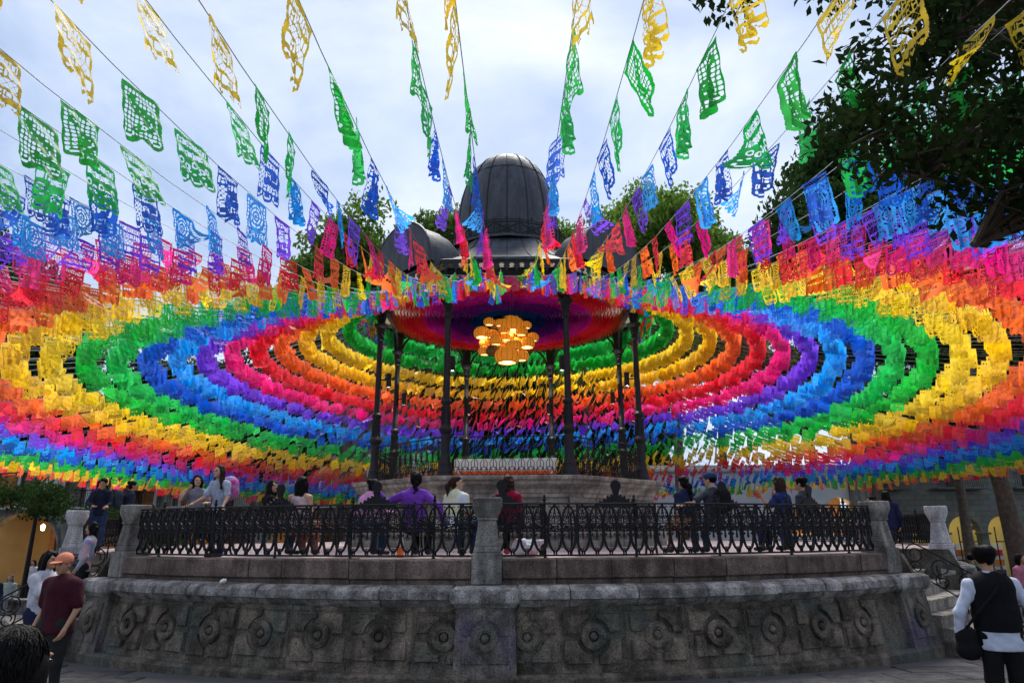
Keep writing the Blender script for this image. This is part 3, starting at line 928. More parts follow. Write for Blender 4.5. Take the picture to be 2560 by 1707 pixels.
M['lens_off'] = plain('unlit_lens', (0.3, 0.3, 0.28), 0.3)
lens_me = lens_b.mesh('lamp_lens', M['lens'])
COLPOS = []
for k in range(8):
    a = 22.5 + 45 * k
    loc = Vector((COLR * math.sin(R(a)), -COLR * math.cos(R(a)), POD_Z - KZ))
    c = inst('column', col_me, kiosk, loc, R(a))
    COLPOS.append((a, loc))
    inst('column_base', cbase_me, c); inst('column_ring', cring_me, c); inst('column_ring', cring2_me, c); inst('capital', ccap_me, c)
    for s in (0, 1):
        o = inst('bracket', brk_me, c, (0, 0, 0), R(22.5 if s == 0 else 180 - 22.5))
    lp = pol(COLR - 0.30, a, POD_Z + 2.95)
    t = empty('column_spotlight', lp, R(a + 180))
    pos = ('front left', 'front right', 'right front', 'right rear', 'rear right', 'rear left', 'left rear', 'left front')
    nm = {22.5: 'front right', 67.5: 'right front', 112.5: 'right rear', 157.5: 'rear right', 202.5: 'rear left', 247.5: 'left rear', 292.5: 'left front', 337.5: 'front left'}[a]
    tag(t, 'black cylinder spotlight clamped to the %s column' % nm, 'spotlight', 'spotlights on the bandstand columns')
    t.rotation_euler.z = R(a)
    # arm points outwards to its column: local -y is outwards, so turn the housing round
    h = inst('lamp_housing', lamp_me, t, (0, 0, 0), R(180))
    inst('lamp_lens', lens_me, t)
    ld = bpy.data.lights.new('spot_down', 'SPOT'); ld.energy = 30; ld.spot_size = R(75); ld.spot_blend = 0.6; ld.color = (1.0, 0.94, 0.82); ld.shadow_soft_size = 0.06
    lo = bpy.data.objects.new('spot_beam', ld); COL.objects.link(lo); lo.parent = t; lo.location = (0, 0, -0.22)
    lu = bpy.data.lights.new('spot_up', 'SPOT'); lu.energy = 34; lu.spot_size = R(95); lu.spot_blend = 0.7; lu.color = (1.0, 0.95, 0.88); lu.shadow_soft_size = 0.06
    lo2 = bpy.data.objects.new('spot_beam', lu); COL.objects.link(lo2); lo2.parent = t; lo2.location = (0, 0, 0.24); lo2.rotation_euler = (R(180), 0, 0)

# iron balustrade between the columns
ub = MB()
ub.tube([(0.1 * math.cos(2 * math.pi * k / 16), 0, 0.15 + 0.1 * math.sin(2 * math.pi * k / 16)) for k in range(16)], 0.010, 5, closed=True)
for s in (-1, 1):
    ub.tube(curl(s * 0.042, 0.175, 0.036, math.pi / 2, 1.25, -s, 12, 0.6), 0.008, 5)
    ub.tube([(s * 0.075, 0, 0.22), (s * 0.085, 0, 0.35), (s * 0.03, 0, 0.44), (s * 0.03, 0, 0.62), (s * 0.055, 0, 0.70)], 0.009, 5)
    ub.tube(curl(s * 0.06, 0.76, 0.055, -math.pi / 2, 1.1, s, 12, 0.55), 0.009, 5)
    ub.tube(curl(s * 0.06, 0.88, 0.04, math.pi / 2, 1.0, s, 10, 0.55), 0.007, 5)
ub.tube([(0, 0, 0.25), (0, 0, 0.98)], 0.010, 5)
unit_me = ub.mesh('scroll_bar', M['iron'], 50)
side = 2 * COLR * math.sin(R(22.5))
apo = COLR * math.cos(R(22.5))
for k in range(8):
    pz = inst('railing_panel', (lambda b: (b.tube([(-side / 2 + .12, 0, 1.0), (side / 2 - .12, 0, 1.0)], 0.016, 6), b.tube([(-side / 2 + .12, 0, 0.045), (side / 2 - .12, 0, 0.045)], 0.014, 6), b)[-1])(MB()).mesh('railing_panel', M['iron']),
              kiosk, (apo * math.sin(R(45 * k)), -apo * math.cos(R(45 * k)), POD_Z - KZ), R(45 * k))
    for i in range(12):
        inst('scroll_bar', unit_me, pz, (-side / 2 + 0.15 + (side - 0.3) * (i + 0.5) / 12, 0, 0))

# roof
EZ = 8.70
def skirt_face(k):
    b = MB()
    rows = [(4.55, EZ), (4.50, EZ + 0.04), (3.9, 8.98), (3.2, 9.36), (2.6, 9.83), (2.15, 10.32)]
    vs = []
    for r, z in rows:
        for s in (-1, 1):
            an = R(45 * k + s * 22.5)
            vs.append((r * math.sin(an), -r * math.cos(an), z - KZ))
    b.add(vs, [(2 * i, 2 * i + 1, 2 * i + 3, 2 * i + 2) for i in range(len(rows) - 1)])
    o = b.build('roof_face', M['roof'], kiosk, smooth=50)
    for q in range(5):              # standing seams
        t_ = -1 + 2 * q / 4
        pts = []
        for r, z in rows[1:]:
            ap = r * math.cos(R(22.5)); hw = r * math.sin(R(22.5))
            an = R(45 * k)
            x, y = hw * t_, -ap
            pts.append((x * math.cos(an) - y * math.sin(an), x * math.sin(an) + y * math.cos(an), z - KZ + 0.012))
        m = MB(); m.tube(pts, 0.014, 4)
        s_ = m.build('seam', M['seam'], o)
for k in range(8): skirt_face(k)
# round topped gables on the diagonal faces
lobe = MB()
n, nr = 16, 7
LOBY, LOBR = -3.55, 1.25
for q in range(n + 1):
    a = math.pi * q / n
    for i in range(nr + 1):
        e = 0.5 * math.pi * i / nr
        rr, dy = (1.0, -0.72) if i == 0 else (math.cos(0.5 * math.pi * (i - 1) / (nr - 1)), LOBR * math.sin(0.5 * math.pi * (i - 1) / (nr - 1)))
        lobe.v.append((-1.36 * rr * math.cos(a), LOBY + dy, 8.80 - KZ + 1.42 * rr * math.sin(a)))
for q in range(n):
    for i in range(nr):
        lobe.f.append((q * (nr + 1) + i, (q + 1) * (nr + 1) + i, (q + 1) * (nr + 1) + i + 1, q * (nr + 1) + i + 1)); lobe.m.append(0)
lobe.f.append(tuple(q * (nr + 1) for q in range(n + 1))); lobe.m.append(0)
lobe_me = lobe.mesh('round_gable', M['roof'], 40)
cres = MB()
for q in range(4):
    y = -4.15 + q * 0.24
    cres.tube([(0, y, 10.2 - KZ), (0, y, 10.55 - KZ)], [0.014, 0.006], 5)
    cres.tube([(0, y - 0.09, 10.40 - KZ), (0, y, 10.44 - KZ), (0, y + 0.09, 10.40 - KZ)], 0.009, 4)
    cres.lathe([(0, 10.54 - KZ), (0.02, 10.57 - KZ), (0, 10.64 - KZ)], 5, c=(0, y, 0))
cres.tube([(0, -4.2, 10.31 - KZ), (0, -3.4, 10.31 - KZ)], 0.012, 4)
cres_me = cres.mesh('ridge_cresting', M['iron'])
sm = MB()
for a in (R(50), R(90), R(130)):
    sm.tube([(-1.375 * rr * math.cos(a), LOBY + dy, 8.81 - KZ + 1.435 * rr * math.sin(a)) for rr, dy in ((1, -0.72), (1, 0), (0.87, 0.62), (0.5, 1.08), (0.05, 1.25))], 0.014, 4)
sm_me = sm.mesh('gable_seam', M['seam'])
gr = MB(); gr.tube([(-1.40 * math.cos(math.pi * q / 20), -4.24, 8.78 - KZ + 1.47 * math.sin(math.pi * q / 20)) for q in range(21)], 0.045, 6); gr_me = gr.mesh('gable_rim', M['roof'], 60)
for a in (45, 135, 225, 315):
    g = inst('round_gable', lobe_me, kiosk, (0, 0, 0), R(a))
    inst('ridge_cresting', cres_me, g); inst('gable_seam', sm_me, g); inst('gable_rim', gr_me, g)
# scalloped iron valance under the eave
val = MB()
hw = 4.52 * math.sin(R(22.5)); ap = 4.52 * math.cos(R(22.5))
val.box((0, -ap, EZ - 0.03 - KZ), (2 * hw, 0.05, 0.09))
nt_ = 13
for q in range(nt_):
    x = -hw + (q + 0.5) * 2 * hw / nt_
    w = hw / nt_ * 0.82
    poly = [(x - w, EZ - .07 - KZ), (x + w, EZ - .07 - KZ), (x + w * 0.55, EZ - .13 - KZ), (x + w * 0.85, EZ - .18 - KZ), (x + w * 0.35, EZ - .22 - KZ), (x + w * 0.22, EZ - .28 - KZ), (x, EZ - .32 - KZ), (x - w * 0.22, EZ - .28 - KZ), (x - w * 0.35, EZ - .22 - KZ), (x - w * 0.85, EZ - .18 - KZ), (x - w * 0.55, EZ - .13 - KZ)]
    val.prism(poly, -ap - 0.012, -ap + 0.012)
val_me = val.mesh('valance', M['column'])
gut = MB(); gut.box((0, -ap - 0.02, EZ + 0.03 - KZ), (1.75, 0.12, 0.10), 0.02); gut_me = gut.mesh('gutter', M['roof'])
beam = MB(); beam.box((0, -COLR * math.cos(R(22.5)), 8.50 - KZ), (side + 0.1, 0.14, 0.36), 0.01); beam_me = beam.mesh('eave_beam', M['column'])
for k in range(8):
    inst('valance', val_me, kiosk, (0, 0, 0), R(45 * k))
    inst('eave_beam', beam_me, kiosk, (0, 0, 0), R(45 * k))
inst('gutter', gut_me, kiosk)
k8([(0.0, 8.62), (4.50, 8.62)], 'ceiling', M['cream'])
# gallery and dome
b = MB(); b.lathe([(2.2, 10.30 - KZ), (2.2, 10.38 - KZ), (1.6, 10.40 - KZ)], 16); b.build('dome_ledge', M['roof'], kiosk)
dome_prof = [(1.64, 10.35), (1.68, 10.75), (1.69, 11.1), (1.67, 11.6), (1.61, 12.1), (1.53, 12.5), (1.43, 12.85), (1.32, 13.12), (1.20, 13.36), (1.04, 13.60), (0.84, 13.80), (0.60, 13.96), (0.35, 14.06), (0.12, 14.10), (0.0, 14.11)]
NP = 16
for k in range(NP):                 # bulging sheet panels
    b = MB(); vs = []; fs = []
    for q in range(5):
        a = R(360 / NP * (k + q / 4))
        bul = 1 - (1 - math.cos(math.pi / NP)) * 0.0 + 0.012 * math.sin(math.pi * q / 4)
        for r, z in dome_prof: vs.append((r * bul * math.sin(a), -r * bul * math.cos(a), z - KZ))
    m = len(dome_prof)
    for q in range(4):
        for i in range(m - 1): fs.append((q * m + i, (q + 1) * m + i, (q + 1) * m + i + 1, q * m + i + 1))
    b.add(vs, fs); b.build('dome_panel', M['roof'], kiosk, smooth=60)
b = MB(); b.tube([(0, -r - 0.008, z - KZ) for r, z in dome_prof[:-2]], 0.022, 5); rib_me = b.mesh('dome_rib', M['seam'], 60)
for k in range(NP): inst('dome_rib', rib_me, kiosk, (0, 0, 0), R(360 / NP * k))
b = MB(); b.tube([(1.335 * math.cos(2 * math.pi * k / 48), 1.335 * math.sin(2 * math.pi * k / 48), 13.12 - KZ) for k in range(48)], 0.012, 4, closed=True); b.build('dome_band', M['seam'], kiosk)
b = MB(); b.tube([(0, 0, 14.08 - KZ), (0, 0, 14.3 - KZ)], [0.04, 0.02], 6); b.lathe([(0.0, 14.08 - KZ), (0.12, 14.1 - KZ), (0.05, 14.15 - KZ), (0, 14.16 - KZ)], 10); b.build('finial', M['roof'], kiosk)
gp = MB()
W8 = 2 * 1.98 * math.sin(R(11.25))
for z in (10.42, 10.86): gp.tube([(-W8 / 2, -1.94, z - KZ), (W8 / 2, -1.94, z - KZ)], 0.020, 5)
gp.tube([(-W8 / 2, -1.94, 10.94 - KZ), (W8 / 2, -1.94, 10.94 - KZ)], 0.012, 5)
for x in (-W8 / 2, W8 / 2): gp.tube([(x, -1.94, 10.38 - KZ), (x, -1.94, 11.0 - KZ)], 0.024, 6)
gp.tube([(-W8 / 2, -1.94, 10.45 - KZ), (W8 / 2, -1.94, 10.83 - KZ)], 0.018, 5); gp.tube([(-W8 / 2, -1.94, 10.83 - KZ), (W8 / 2, -1.94, 10.45 - KZ)], 0.018, 5)
gp.tube([(0.11 * math.cos(2 * math.pi * q / 14), -1.94, 10.64 - KZ + 0.11 * math.sin(2 * math.pi * q / 14)) for q in range(14)], 0.016, 5, closed=True)
for q in range(5):
    x = -W8 / 2 + (q + 0.5) * W8 / 5
    gp.tube([(x + 0.035 * math.cos(2 * math.pi * j / 10), -1.94, 10.90 - KZ + 0.035 * math.sin(2 * math.pi * j / 10)) for j in range(10)], 0.009, 4, closed=True)
gp.tube([(0, -1.94, 10.94 - KZ), (0, -1.94, 11.14 - KZ)], [0.018, 0.006], 5)
gp.tube([(-0.07, -1.94, 10.97 - KZ), (0, -1.94, 11.05 - KZ), (0.07, -1.94, 10.97 - KZ)], 0.012, 4)
gal_me = gp.mesh('gallery_rail', M['iron'], 50)
for k in range(16): inst('gallery_rail', gal_me, kiosk, (0, 0, 0), R(22.5 * k))

# white and orange board standing inside the balustrade
bd = empty('banner_board', (CX - 0.06, CY - 3.0, POD_Z), R(-4))
tag(bd, 'long white board with orange stripe behind the front balustrade of the bandstand', 'board')
M['orange_paint'] = plain('orange_paint', (0.75, 0.09, 0.01), 0.5, var=0.06)
b = MB(); b.box((0, 0, 0.36), (2.66, 0.05, 0.32), 0.008); b.build('white_panel', M['white'], bd)
b = MB(); b.box((0, -0.02, 0.145), (2.66, 0.06, 0.10), 0.006); b.build('orange_stripe', M['orange_paint'], bd)
b = MB()
for x in (-1.2, 1.2): b.box((x, 0.03, 0.2), (0.05, 0.3, 0.4), 0.006)
b.build('support', M['white'], bd)
# ------------------------------------------------------------------ cut paper garlands
FONT = {'O': "01110 10001 10001 10001 10001 10001 01110", 'A': "01110 10001 10001 11111 10001 10001 10001", 'X': "10001 01010 00100 00100 00100 01010 10001",
        'C': "01111 10000 10000 10000 10000 10000 01111", 'T': "11111 00100 00100 00100 00100 00100 00100", 'I': "111 010 010 010 010 010 111",
        'E': "11111 10000 10000 11110 10000 10000 11111", 'R': "11110 10001 10001 11110 10100 10010 10001", 'M': "10001 11011 10101 10101 10001 10001 10001",
        'Z': "11111 00001 00010 00100 01000 10000 11111", 'L': "10000 10000 10000 10000 10000 10000 11111", 'D': "11110 10001 10001 10001 10001 10001 11110", ' ': "00 00 00 00 00 00 00"}
NX, NY = 44, 50
FW, FH = 0.36, 0.40

def text_cells(s, x0, y0, sx=1, sy=1):
    out = []
    x = x0
    for ch in s:
        rows = FONT[ch].split()
        for j, row in enumerate(rows):
            for i, c in enumerate(row):
                if c == '1':
                    for a in range(sx):
                        for b_ in range(sy): out.append((x + i * sx + a, y0 + j * sy + b_))
        x += (len(rows[0]) + 1) * sx
    return out

def outline(mask, lobes, depth, petals=False):
    for i in range(NX):
        u = (i + 0.5) / NX
        lim = NY - depth * (1 - abs(math.sin(math.pi * u * lobes)))
        if petals: lim -= 1.5 * (1 - abs(math.sin(math.pi * u * lobes * 3)))
        for j in range(NY):
            if j + 0.5 > lim: mask[j, i] = False
    for j in range(NY):                                  # scalloped sides
        if j > 3 and j % 5 in (0,): mask[j, 0] = False; mask[j, NX - 1] = False

def hole_disc(mask, cx, cy, r, keep=False):
    for j in range(NY):
        for i in range(NX):
            if (i + .5 - cx) ** 2 + (j + .5 - cy) ** 2 < r * r: mask[j, i] = keep

def rosettes(mask, cs, y):
    for c in cs:
        for k in range(7):
            a = math.pi * k / 6
            hole_disc(mask, c + 4.2 * math.cos(a), y + 4.2 * math.sin(a) - 2, 1.15)

def text_band(mask, s, y, sx=1, sy=1, x0=None):
    cells = text_cells(s, 0, 0, sx, sy)
    w = max(c[0] for c in cells) + 1
    x0 = (NX - w) // 2 if x0 is None else x0
    mask[y:y + 7 * sy, 3:NX - 3] = False
    for (i, j) in cells:
        if 0 <= x0 + i < NX: mask[y + j, x0 + i] = True

def lattice(mask, x0, x1, y0, y1, st, diag=False):
    for j in range(y0, y1):
        for i in range(x0, x1):
            if diag: on = ((i + j) % st == 0) or ((i - j) % st == 0)
            else: on = (i - x0) % st == 0 or (j - y0) % st == 0
            mask[j, i] = on

def design(kind):
    m = np.ones((NY, NX), bool)
    if kind == 'serpent':
        lattice(m, 4, NX - 4, 3, NY - 8, 4)
        for k in range(160):
            t = k / 159
            x = 22 + 12 * math.sin(2.2 * math.pi * t + 0.6) * (1 - 0.25 * t); y = 8 + 32 * t
            hole_disc(m, x, y, 1.6 + 3.2 * math.sin(math.pi * t) ** 1.2, True)
        for k in range(12):
            t = 0.15 + k / 15
            hole_disc(m, 22 + 12 * math.sin(2.2 * math.pi * t + 0.6) * (1 - 0.25 * t), 8 + 32 * t, 1.0)
        hole_disc(m, 20, 33, 2.4); hole_disc(m, 20, 33, 1.2, True)
        rosettes(m, (9, 35), NY - 7)
        outline(m, 2, 6)
    elif kind == 'mezcal':
        text_band(m, 'OAXACA', 4)
        text_band(m, 'MEZCAL', 14, 1, 1)
        for k in range(5):
            for q in range(9):
                a = 2 * math.pi * q / 9
                hole_disc(m, 7 + 7.5 * k + 2.6 * math.cos(a), 28 + 2.6 * math.sin(a) + (k % 2) * 3, 1.0)
        for k in range(9): hole_disc(m, 4.5 + 4.4 * k, 37 - (k % 2) * 2, 1.5)
        rosettes(m, (8, 22, 36), NY - 6)
        outline(m, 3, 5)
    elif kind == 'oaxaca':
        lattice(m, 2, NX - 2, 2, 6, 4, True)
        text_band(m, 'TIERRA', 8)
        m[17:30, 4:26] = True
        for (i, j) in text_cells('LA', 5, 19, 2, 1): m[j, min(i, NX - 1)] = False
        lattice(m, 28, NX - 3, 17, 40, 5, True)
        text_band(m, 'OAXACA', 32); lattice(m, 38, NX - 3, 17, 40, 5, True)
        rosettes(m, (8, 22, 36), NY - 6)
        outline(m, 3, 5)
    elif kind == 'oval':
        lattice(m, 2, 7, 3, NY - 8, 4); lattice(m, NX - 7, NX - 2, 3, NY - 8, 4)
        for j in range(4, 34):
            for i in range(8, NX - 8):
                d = math.hypot((i + .5 - 22) / 14, (j + .5 - 19) / 15)
                an = math.atan2(j - 19, i - 22)
                if d < 1.0 and int(d * 7) % 2 == 1 and abs(math.sin(an * 4)) > 0.3: m[j, i] = False
                if d > 1.08: m[j, i] = (i + j) % 3 == 0
        for (i, j) in text_cells('OAXACA', 5, 36): m[j, min(i, NX - 1)] = False
        rosettes(m, (11, 33), NY - 4)
        outline(m, 4, 4)
    elif kind == 'tierra':
        text_band(m, 'OAXACA', 4)
        text_band(m, 'TIERRA', 13)
        lattice(m, 3, NX - 3, 21, 31, 6, True); m[30, 3:NX - 3] = True
        text_band(m, 'DE LA', 32, 1, 1)
        for c in (7, 17, 27, 37):
            for q in range(3):
                hole_disc(m, c + 2.6 * (q - 1), 44.5 + (q == 1) * 1.2, 1.4)
        outline(m, 4, 7, True)
    elif kind == 'plain':
        text_band(m, 'MEZCAL', 18)
        for k in range(10): m[3:5, 3 + 4 * k:5 + 4 * k] = False
        for k in range(7): hole_disc(m, 7 + 5 * k, 33, 1.6)
        for k in range(6): hole_disc(m, 8 + 5.6 * k, 10, 1.3)
        outline(m, 5, 4)
    return m

def bend(kind, u, v):
    """rest position of the sheet point (u across, v down), in metres"""
    x = FW * u; z = -FH * v; y = 0.0
    if kind == 0:
        y = 0.03 * math.sin(5.0 * u + 1.0) * v + 0.03 * v
    elif kind == 1:
        k = max(0.0, u + v - 1.15)
        y = 0.02 * math.sin(4 * u) * v + 0.45 * k * k; z += 0.25 * k * k; x -= 0.10 * k
    elif kind == 2:
        k = 1.1 * v
        y = 0.16 * v * v * (0.3 + u); z = -FH * (math.sin(k) / 1.1) ; x += 0.03 * v
    elif kind == 3:
        x = FW * (0.5 + (u - 0.5) * (1 - 0.22 * v)); y = 0.045 * math.sin(13 * u + 2) * v ** 0.7
    elif kind == 4:
        k = 1.5
        y = FH * (1 - math.cos(k * v)) / k; z = -FH * math.sin(k * v) / k; y += 0.02 * math.sin(6 * u) * v
    elif kind == 5:
        k = max(0.0, 0.75 * v + (1 - u) - 0.95)
        y = -0.03 * math.sin(4 * u) * v + 0.5 * k * k; z += 0.28 * k * k; x += 0.10 * k * v
    elif kind == 6:
        k = 2.6
        y = FH * 0.8 * (1 - math.cos(k * v)) / k; z = -FH * 0.8 * math.sin(k * v) / k - 0.08 * v * u; x -= 0.06 * v
    y += 0.006 * math.sin(23 * u + 5 * v) * v + 0.004 * math.sin(17 * v + 9 * u)
    return (x - FW / 2, y, z)

def flag_mesh(mask, kind, name='paper_flag'):
    ny, nx = mask.shape
    idx = {}
    V = []; F = []
    for j in range(ny):
        for i in range(nx):
            if not mask[j, i]: continue
            q = []
            for (a, c) in ((i, j), (i + 1, j), (i + 1, j + 1), (i, j + 1)):
                if (a, c) not in idx:
                    idx[(a, c)] = len(V); V.append(bend(kind, a / nx, c / ny))
                q.append(idx[(a, c)])
            F.append(q)
    return np_mesh(name, V, F, FLAGMAT[0], True)

COLS = [('green', (0.005, 0.62, 0.10)), ('green', (0.005, 0.56, 0.05)), ('yellow', (1.0, 0.70, 0.005)), ('yellow', (1.0, 0.62, 0.0)), ('orange', (1.0, 0.17, 0.01)),
        ('red', (0.92, 0.008, 0.035)), ('magenta', (0.93, 0.003, 0.26)), ('purple', (0.22, 0.05, 0.82)), ('light_blue', (0.0, 0.40, 1.0)), ('blue', (0.0, 0.12, 0.72))]
FLAGMAT = [sheet('%s_paper' % n, c, 0.68, 0.03, 0.28) for n, c in COLS]
KIND_OF = ['mezcal', 'serpent', 'tierra', 'oval', 'plain', 'mezcal', 'serpent', 'tierra', 'oval', 'oaxaca']
NB = 7
def finer(m):
    """the same cut-out at twice the resolution with rounded corners"""
    u = np.kron(m.astype(float), np.ones((2, 2)))
    p = np.pad(u, 1, mode='edge')
    bl = sum(p[a:a + u.shape[0], b_:b_ + u.shape[1]] for a in range(3) for b_ in range(3)) / 9.0
    return bl > 0.5
hi_me = {k: {b_: flag_mesh(finer(design(k)), b_) for b_ in (0, 2, 3, 5)} for k in sorted(set(KIND_OF))}
near_me = {k: [flag_mesh(design(k), b_) for b_ in range(NB)] for k in sorted(set(KIND_OF))}
def far_mask(seed):
    r_ = random.Random(seed)
    m = np.ones((14, 12), bool)
    for j_ in (2, 5, 8, 10)[seed % 2::2]:
        for i_ in range(1 + seed % 2, 11, 2): m[j_, i_] = False
    if seed == 3: m[6, 3:9] = False
    for i in range(12):
        if i % 3 == 0: m[13, i] = False
        if i % 6 == 0: m[12, i] = False
    return m
far_me = [[flag_mesh(far_mask(s), b_) for b_ in range(NB)] for s in range(4)]

def string_z(rho, dz):
    t = max(0.0, (20.0 - rho) / 15.75)
    return 4.47 + dz * min(1, max(0, (rho - 4.25) / 6)) + 3.95 * t * t + 0.02 * max(0.0, rho - 20.0) ** 1.5

ATT = 4.25
PITCH_F = 0.645
def rho_i(i): return 4.45 + PITCH_F * i

frng = random.Random(31)
NSTR = 288
string_meshes = {}
def sector(a):
    a = (a + 180) % 360 - 180
    if abs(a) <= 24: return None
    names = [(24, 60, 'front right', 'fanning out over the right front'), (60, 105, 'right', 'stretched out to the right'), (105, 150, 'rear right', 'fanning out behind the bandstand to the right')]
    for lo, hi, n_, t_ in names:
        if lo < a <= hi: return n_, t_
        if lo < -a <= hi: return n_.replace('right', 'left'), t_.replace('right', 'left')
    return 'rear', 'running straight back behind the bandstand'
ORD = ['first', 'second', 'third', 'fourth', 'fifth', 'sixth', 'seventh', 'eighth', 'ninth', 'tenth', 'eleventh', 'twelfth', 'thirteenth', 'fourteenth', 'fifteenth', 'sixteenth', 'seventeenth', 'eighteenth', 'nineteenth', 'twentieth']
TOTAL_FLAGS = 0
for s in range(NSTR):
    az = 360.0 / NSTR * s + frng.uniform(-0.22, 0.22)
    if s == 0: az = -0.4
    a = (az + 180) % 360 - 180
    dz = frng.uniform(-0.16, 0.16) + 0.10 * math.sin(R(az * 3))
    base = pol(ATT, a + 40.0 * math.tanh(a / 10.0) * (1 - abs(a) / 180.0), 8.42)
    g = empty('paper_garland', base)
    sct = sector(az)
    if sct is None:
        k = s if s < NSTR / 2 else s - NSTR
        if k == 0: lab = 'rainbow paper flag garland passing in front of the dome straight overhead'
        else: lab = 'rainbow paper flag garland overhead, %s to the %s of the one crossing the dome' % (ORD[abs(k) - 1], 'right' if k > 0 else 'left')
        tag(g, lab, 'garland', 'garlands overhead')
    else:
        tag(g, 'rainbow paper flag garland from the bandstand eave %s' % sct[1], 'garland', 'garlands to the ' + sct[0])
    # the strings leave the eave spread apart and run almost parallel over the front
    att = a + 40.0 * math.tanh(a / 10.0) * (1 - abs(a) / 180.0)
    P0 = pol(ATT, att, 0); P1 = pol(21.2, az, 0)
    LEN = (P1 - P0).length; KL = LEN / 16.95
    zd = -0.85 * ((1 - math.cos(R(az))) / 2) ** 2.5
    # strings to the sides are tied higher than those straight over the steps
    pitch_f = 0.614 + (PITCH_F - 0.614) * min(1, max(0, (abs(a) - 15) / 45))
    lift = 0.42 * min(1, max(0, (abs(a) - 6) / 16)) * (1 - min(1, max(0, (abs(a) - 60) / 60)))
    def at(rho):
        d_ = (rho - ATT) / 16.95
        p_ = P0.lerp(P1, d_)
        return Vector((p_.x, p_.y, string_z(rho, dz) + zd * min(1, max(0, (rho - 5) / 12)) + lift * min(1, max(0, (rho - 6) / 8))))
    rmax = 23.0
    sb = MB(); sb.tube([at(ATT + (rmax - ATT) * q / 14) - base for q in range(15)], 0.0035, 3)
    sb.build('string', M['string'], g)
    iend = frng.choice((25, 26, 26, 27)) if abs(a) > 60 else 27
    for i in range(iend):
        if frng.random() < 0.025: continue
        rho = 4.45 + pitch_f * i + frng.uniform(-0.05, 0.05)
        p = at(rho)
        if p.y < 1.2: continue                      # behind the photographer
        q = at(rho + 0.05) - at(rho - 0.05); q.normalize()
        dist = (p - Vector((0, 0, CAM_H))).length
        # wind: most hang down, some are blown aside or folded
        w = frng.random()
        swing = frng.gauss(0.07, 0.11)
        if w < 0.70: kind = frng.choice((0, 0, 0, 3))
        elif w < 0.955: kind = frng.choice((0, 2, 3, 1, 5))
        elif w < 0.99: kind = 4; swing += frng.uniform(-0.2, 0.3)
        else: kind = 6; swing += frng.uniform(-0.2, 0.8)
        if dist < 7.5 and kind in (1, 4, 6): kind = frng.choice((0, 3, 2)); swing *= 0.6
        twist = frng.gauss(0, 0.10)
        if abs(a) > 125: swing = frng.gauss(0.34, 0.22); twist = frng.gauss(0.30, 0.28)   # the breeze turns the far rows
        X = q
        up = Vector((0, 0, 1)); Zv = (up - X * up.dot(X)).normalized()
        Zv = (Zv * 0.75 + up * 0.25).normalized()
        Y = Zv.cross(X).normalized(); X2 = Y.cross(Zv)
        mt = Matrix(((X2.x, Y.x, Zv.x, 0), (X2.y, Y.y, Zv.y, 0), (X2.z, Y.z, Zv.z, 0), (0, 0, 0, 1)))
        mt = mt @ Matrix.Rotation(twist, 4, 'Z') @ Matrix.Rotation(swing, 4, 'X') @ Matrix.Rotation(frng.gauss(0, 0.04), 4, 'Y')
        if frng.random() < 0.5: mt = mt @ Matrix.Scale(-1, 4, (0, 1, 0))
        sc_ = frng.uniform(0.94, 1.04)
        mt = Matrix.Translation(p - base) @ mt @ Matrix.Diagonal((sc_, sc_, sc_ * frng.uniform(0.93, 1.05), 1))
        c = i % 10
        if dist < 8.5 and kind in (0, 2, 3, 5): me = hi_me[KIND_OF[c]][kind]
        elif dist < 17.0: me = near_me[KIND_OF[c]][kind]
        else: me = far_me[frng.randrange(4)][kind]
        o = bpy.data.objects.new('paper_flag', me)
        COL.objects.link(o); o.parent = g; o.matrix_basis = mt
        if c: o.material_slots[0].link = 'OBJECT'; o.material_slots[0].material = FLAGMAT[c]
        TOTAL_FLAGS += 1

# garlands hung along the eave
for k in (-2, -1, 0, 1, 2):
    a = 45 * k
    g = empty('eave_garland', pol(4.25, a, 8.3), R(a))
    tag(g, 'short row of coloured paper flags along the %s eave of the bandstand' % ['left', 'front left', 'front', 'front right', 'right'][k + 2], 'garland', 'garlands along the eave')
    for lay in range(2):
        for q in range(12):
            c = frng.choice((4, 5, 6, 7, 8, 9, 2, 6, 7))
            mt = Matrix.Translation((-1.65 + 0.29 * q + 0.14 * lay, 0.05 - 0.12 * lay, -0.06 - 0.10 * lay)) @ Matrix.Rotation(frng.gauss(0, 0.12), 4, 'X') @ Matrix.Diagonal((0.62, 1, 0.92, 1))
            o = bpy.data.objects.new('paper_flag', far_me[q % 4][frng.choice((0, 3, 0))]); COL.objects.link(o); o.parent = g; o.matrix_basis = mt
            if c: o.material_slots[0].link = 'OBJECT'; o.material_slots[0].material = FLAGMAT[c]
    sb = MB(); sb.tube([(-1.75, 0.05, -0.03), (0, 0.05, -0.07), (1.75, 0.05, -0.03)], 0.004, 4); sb.build('string', M['string'], g)

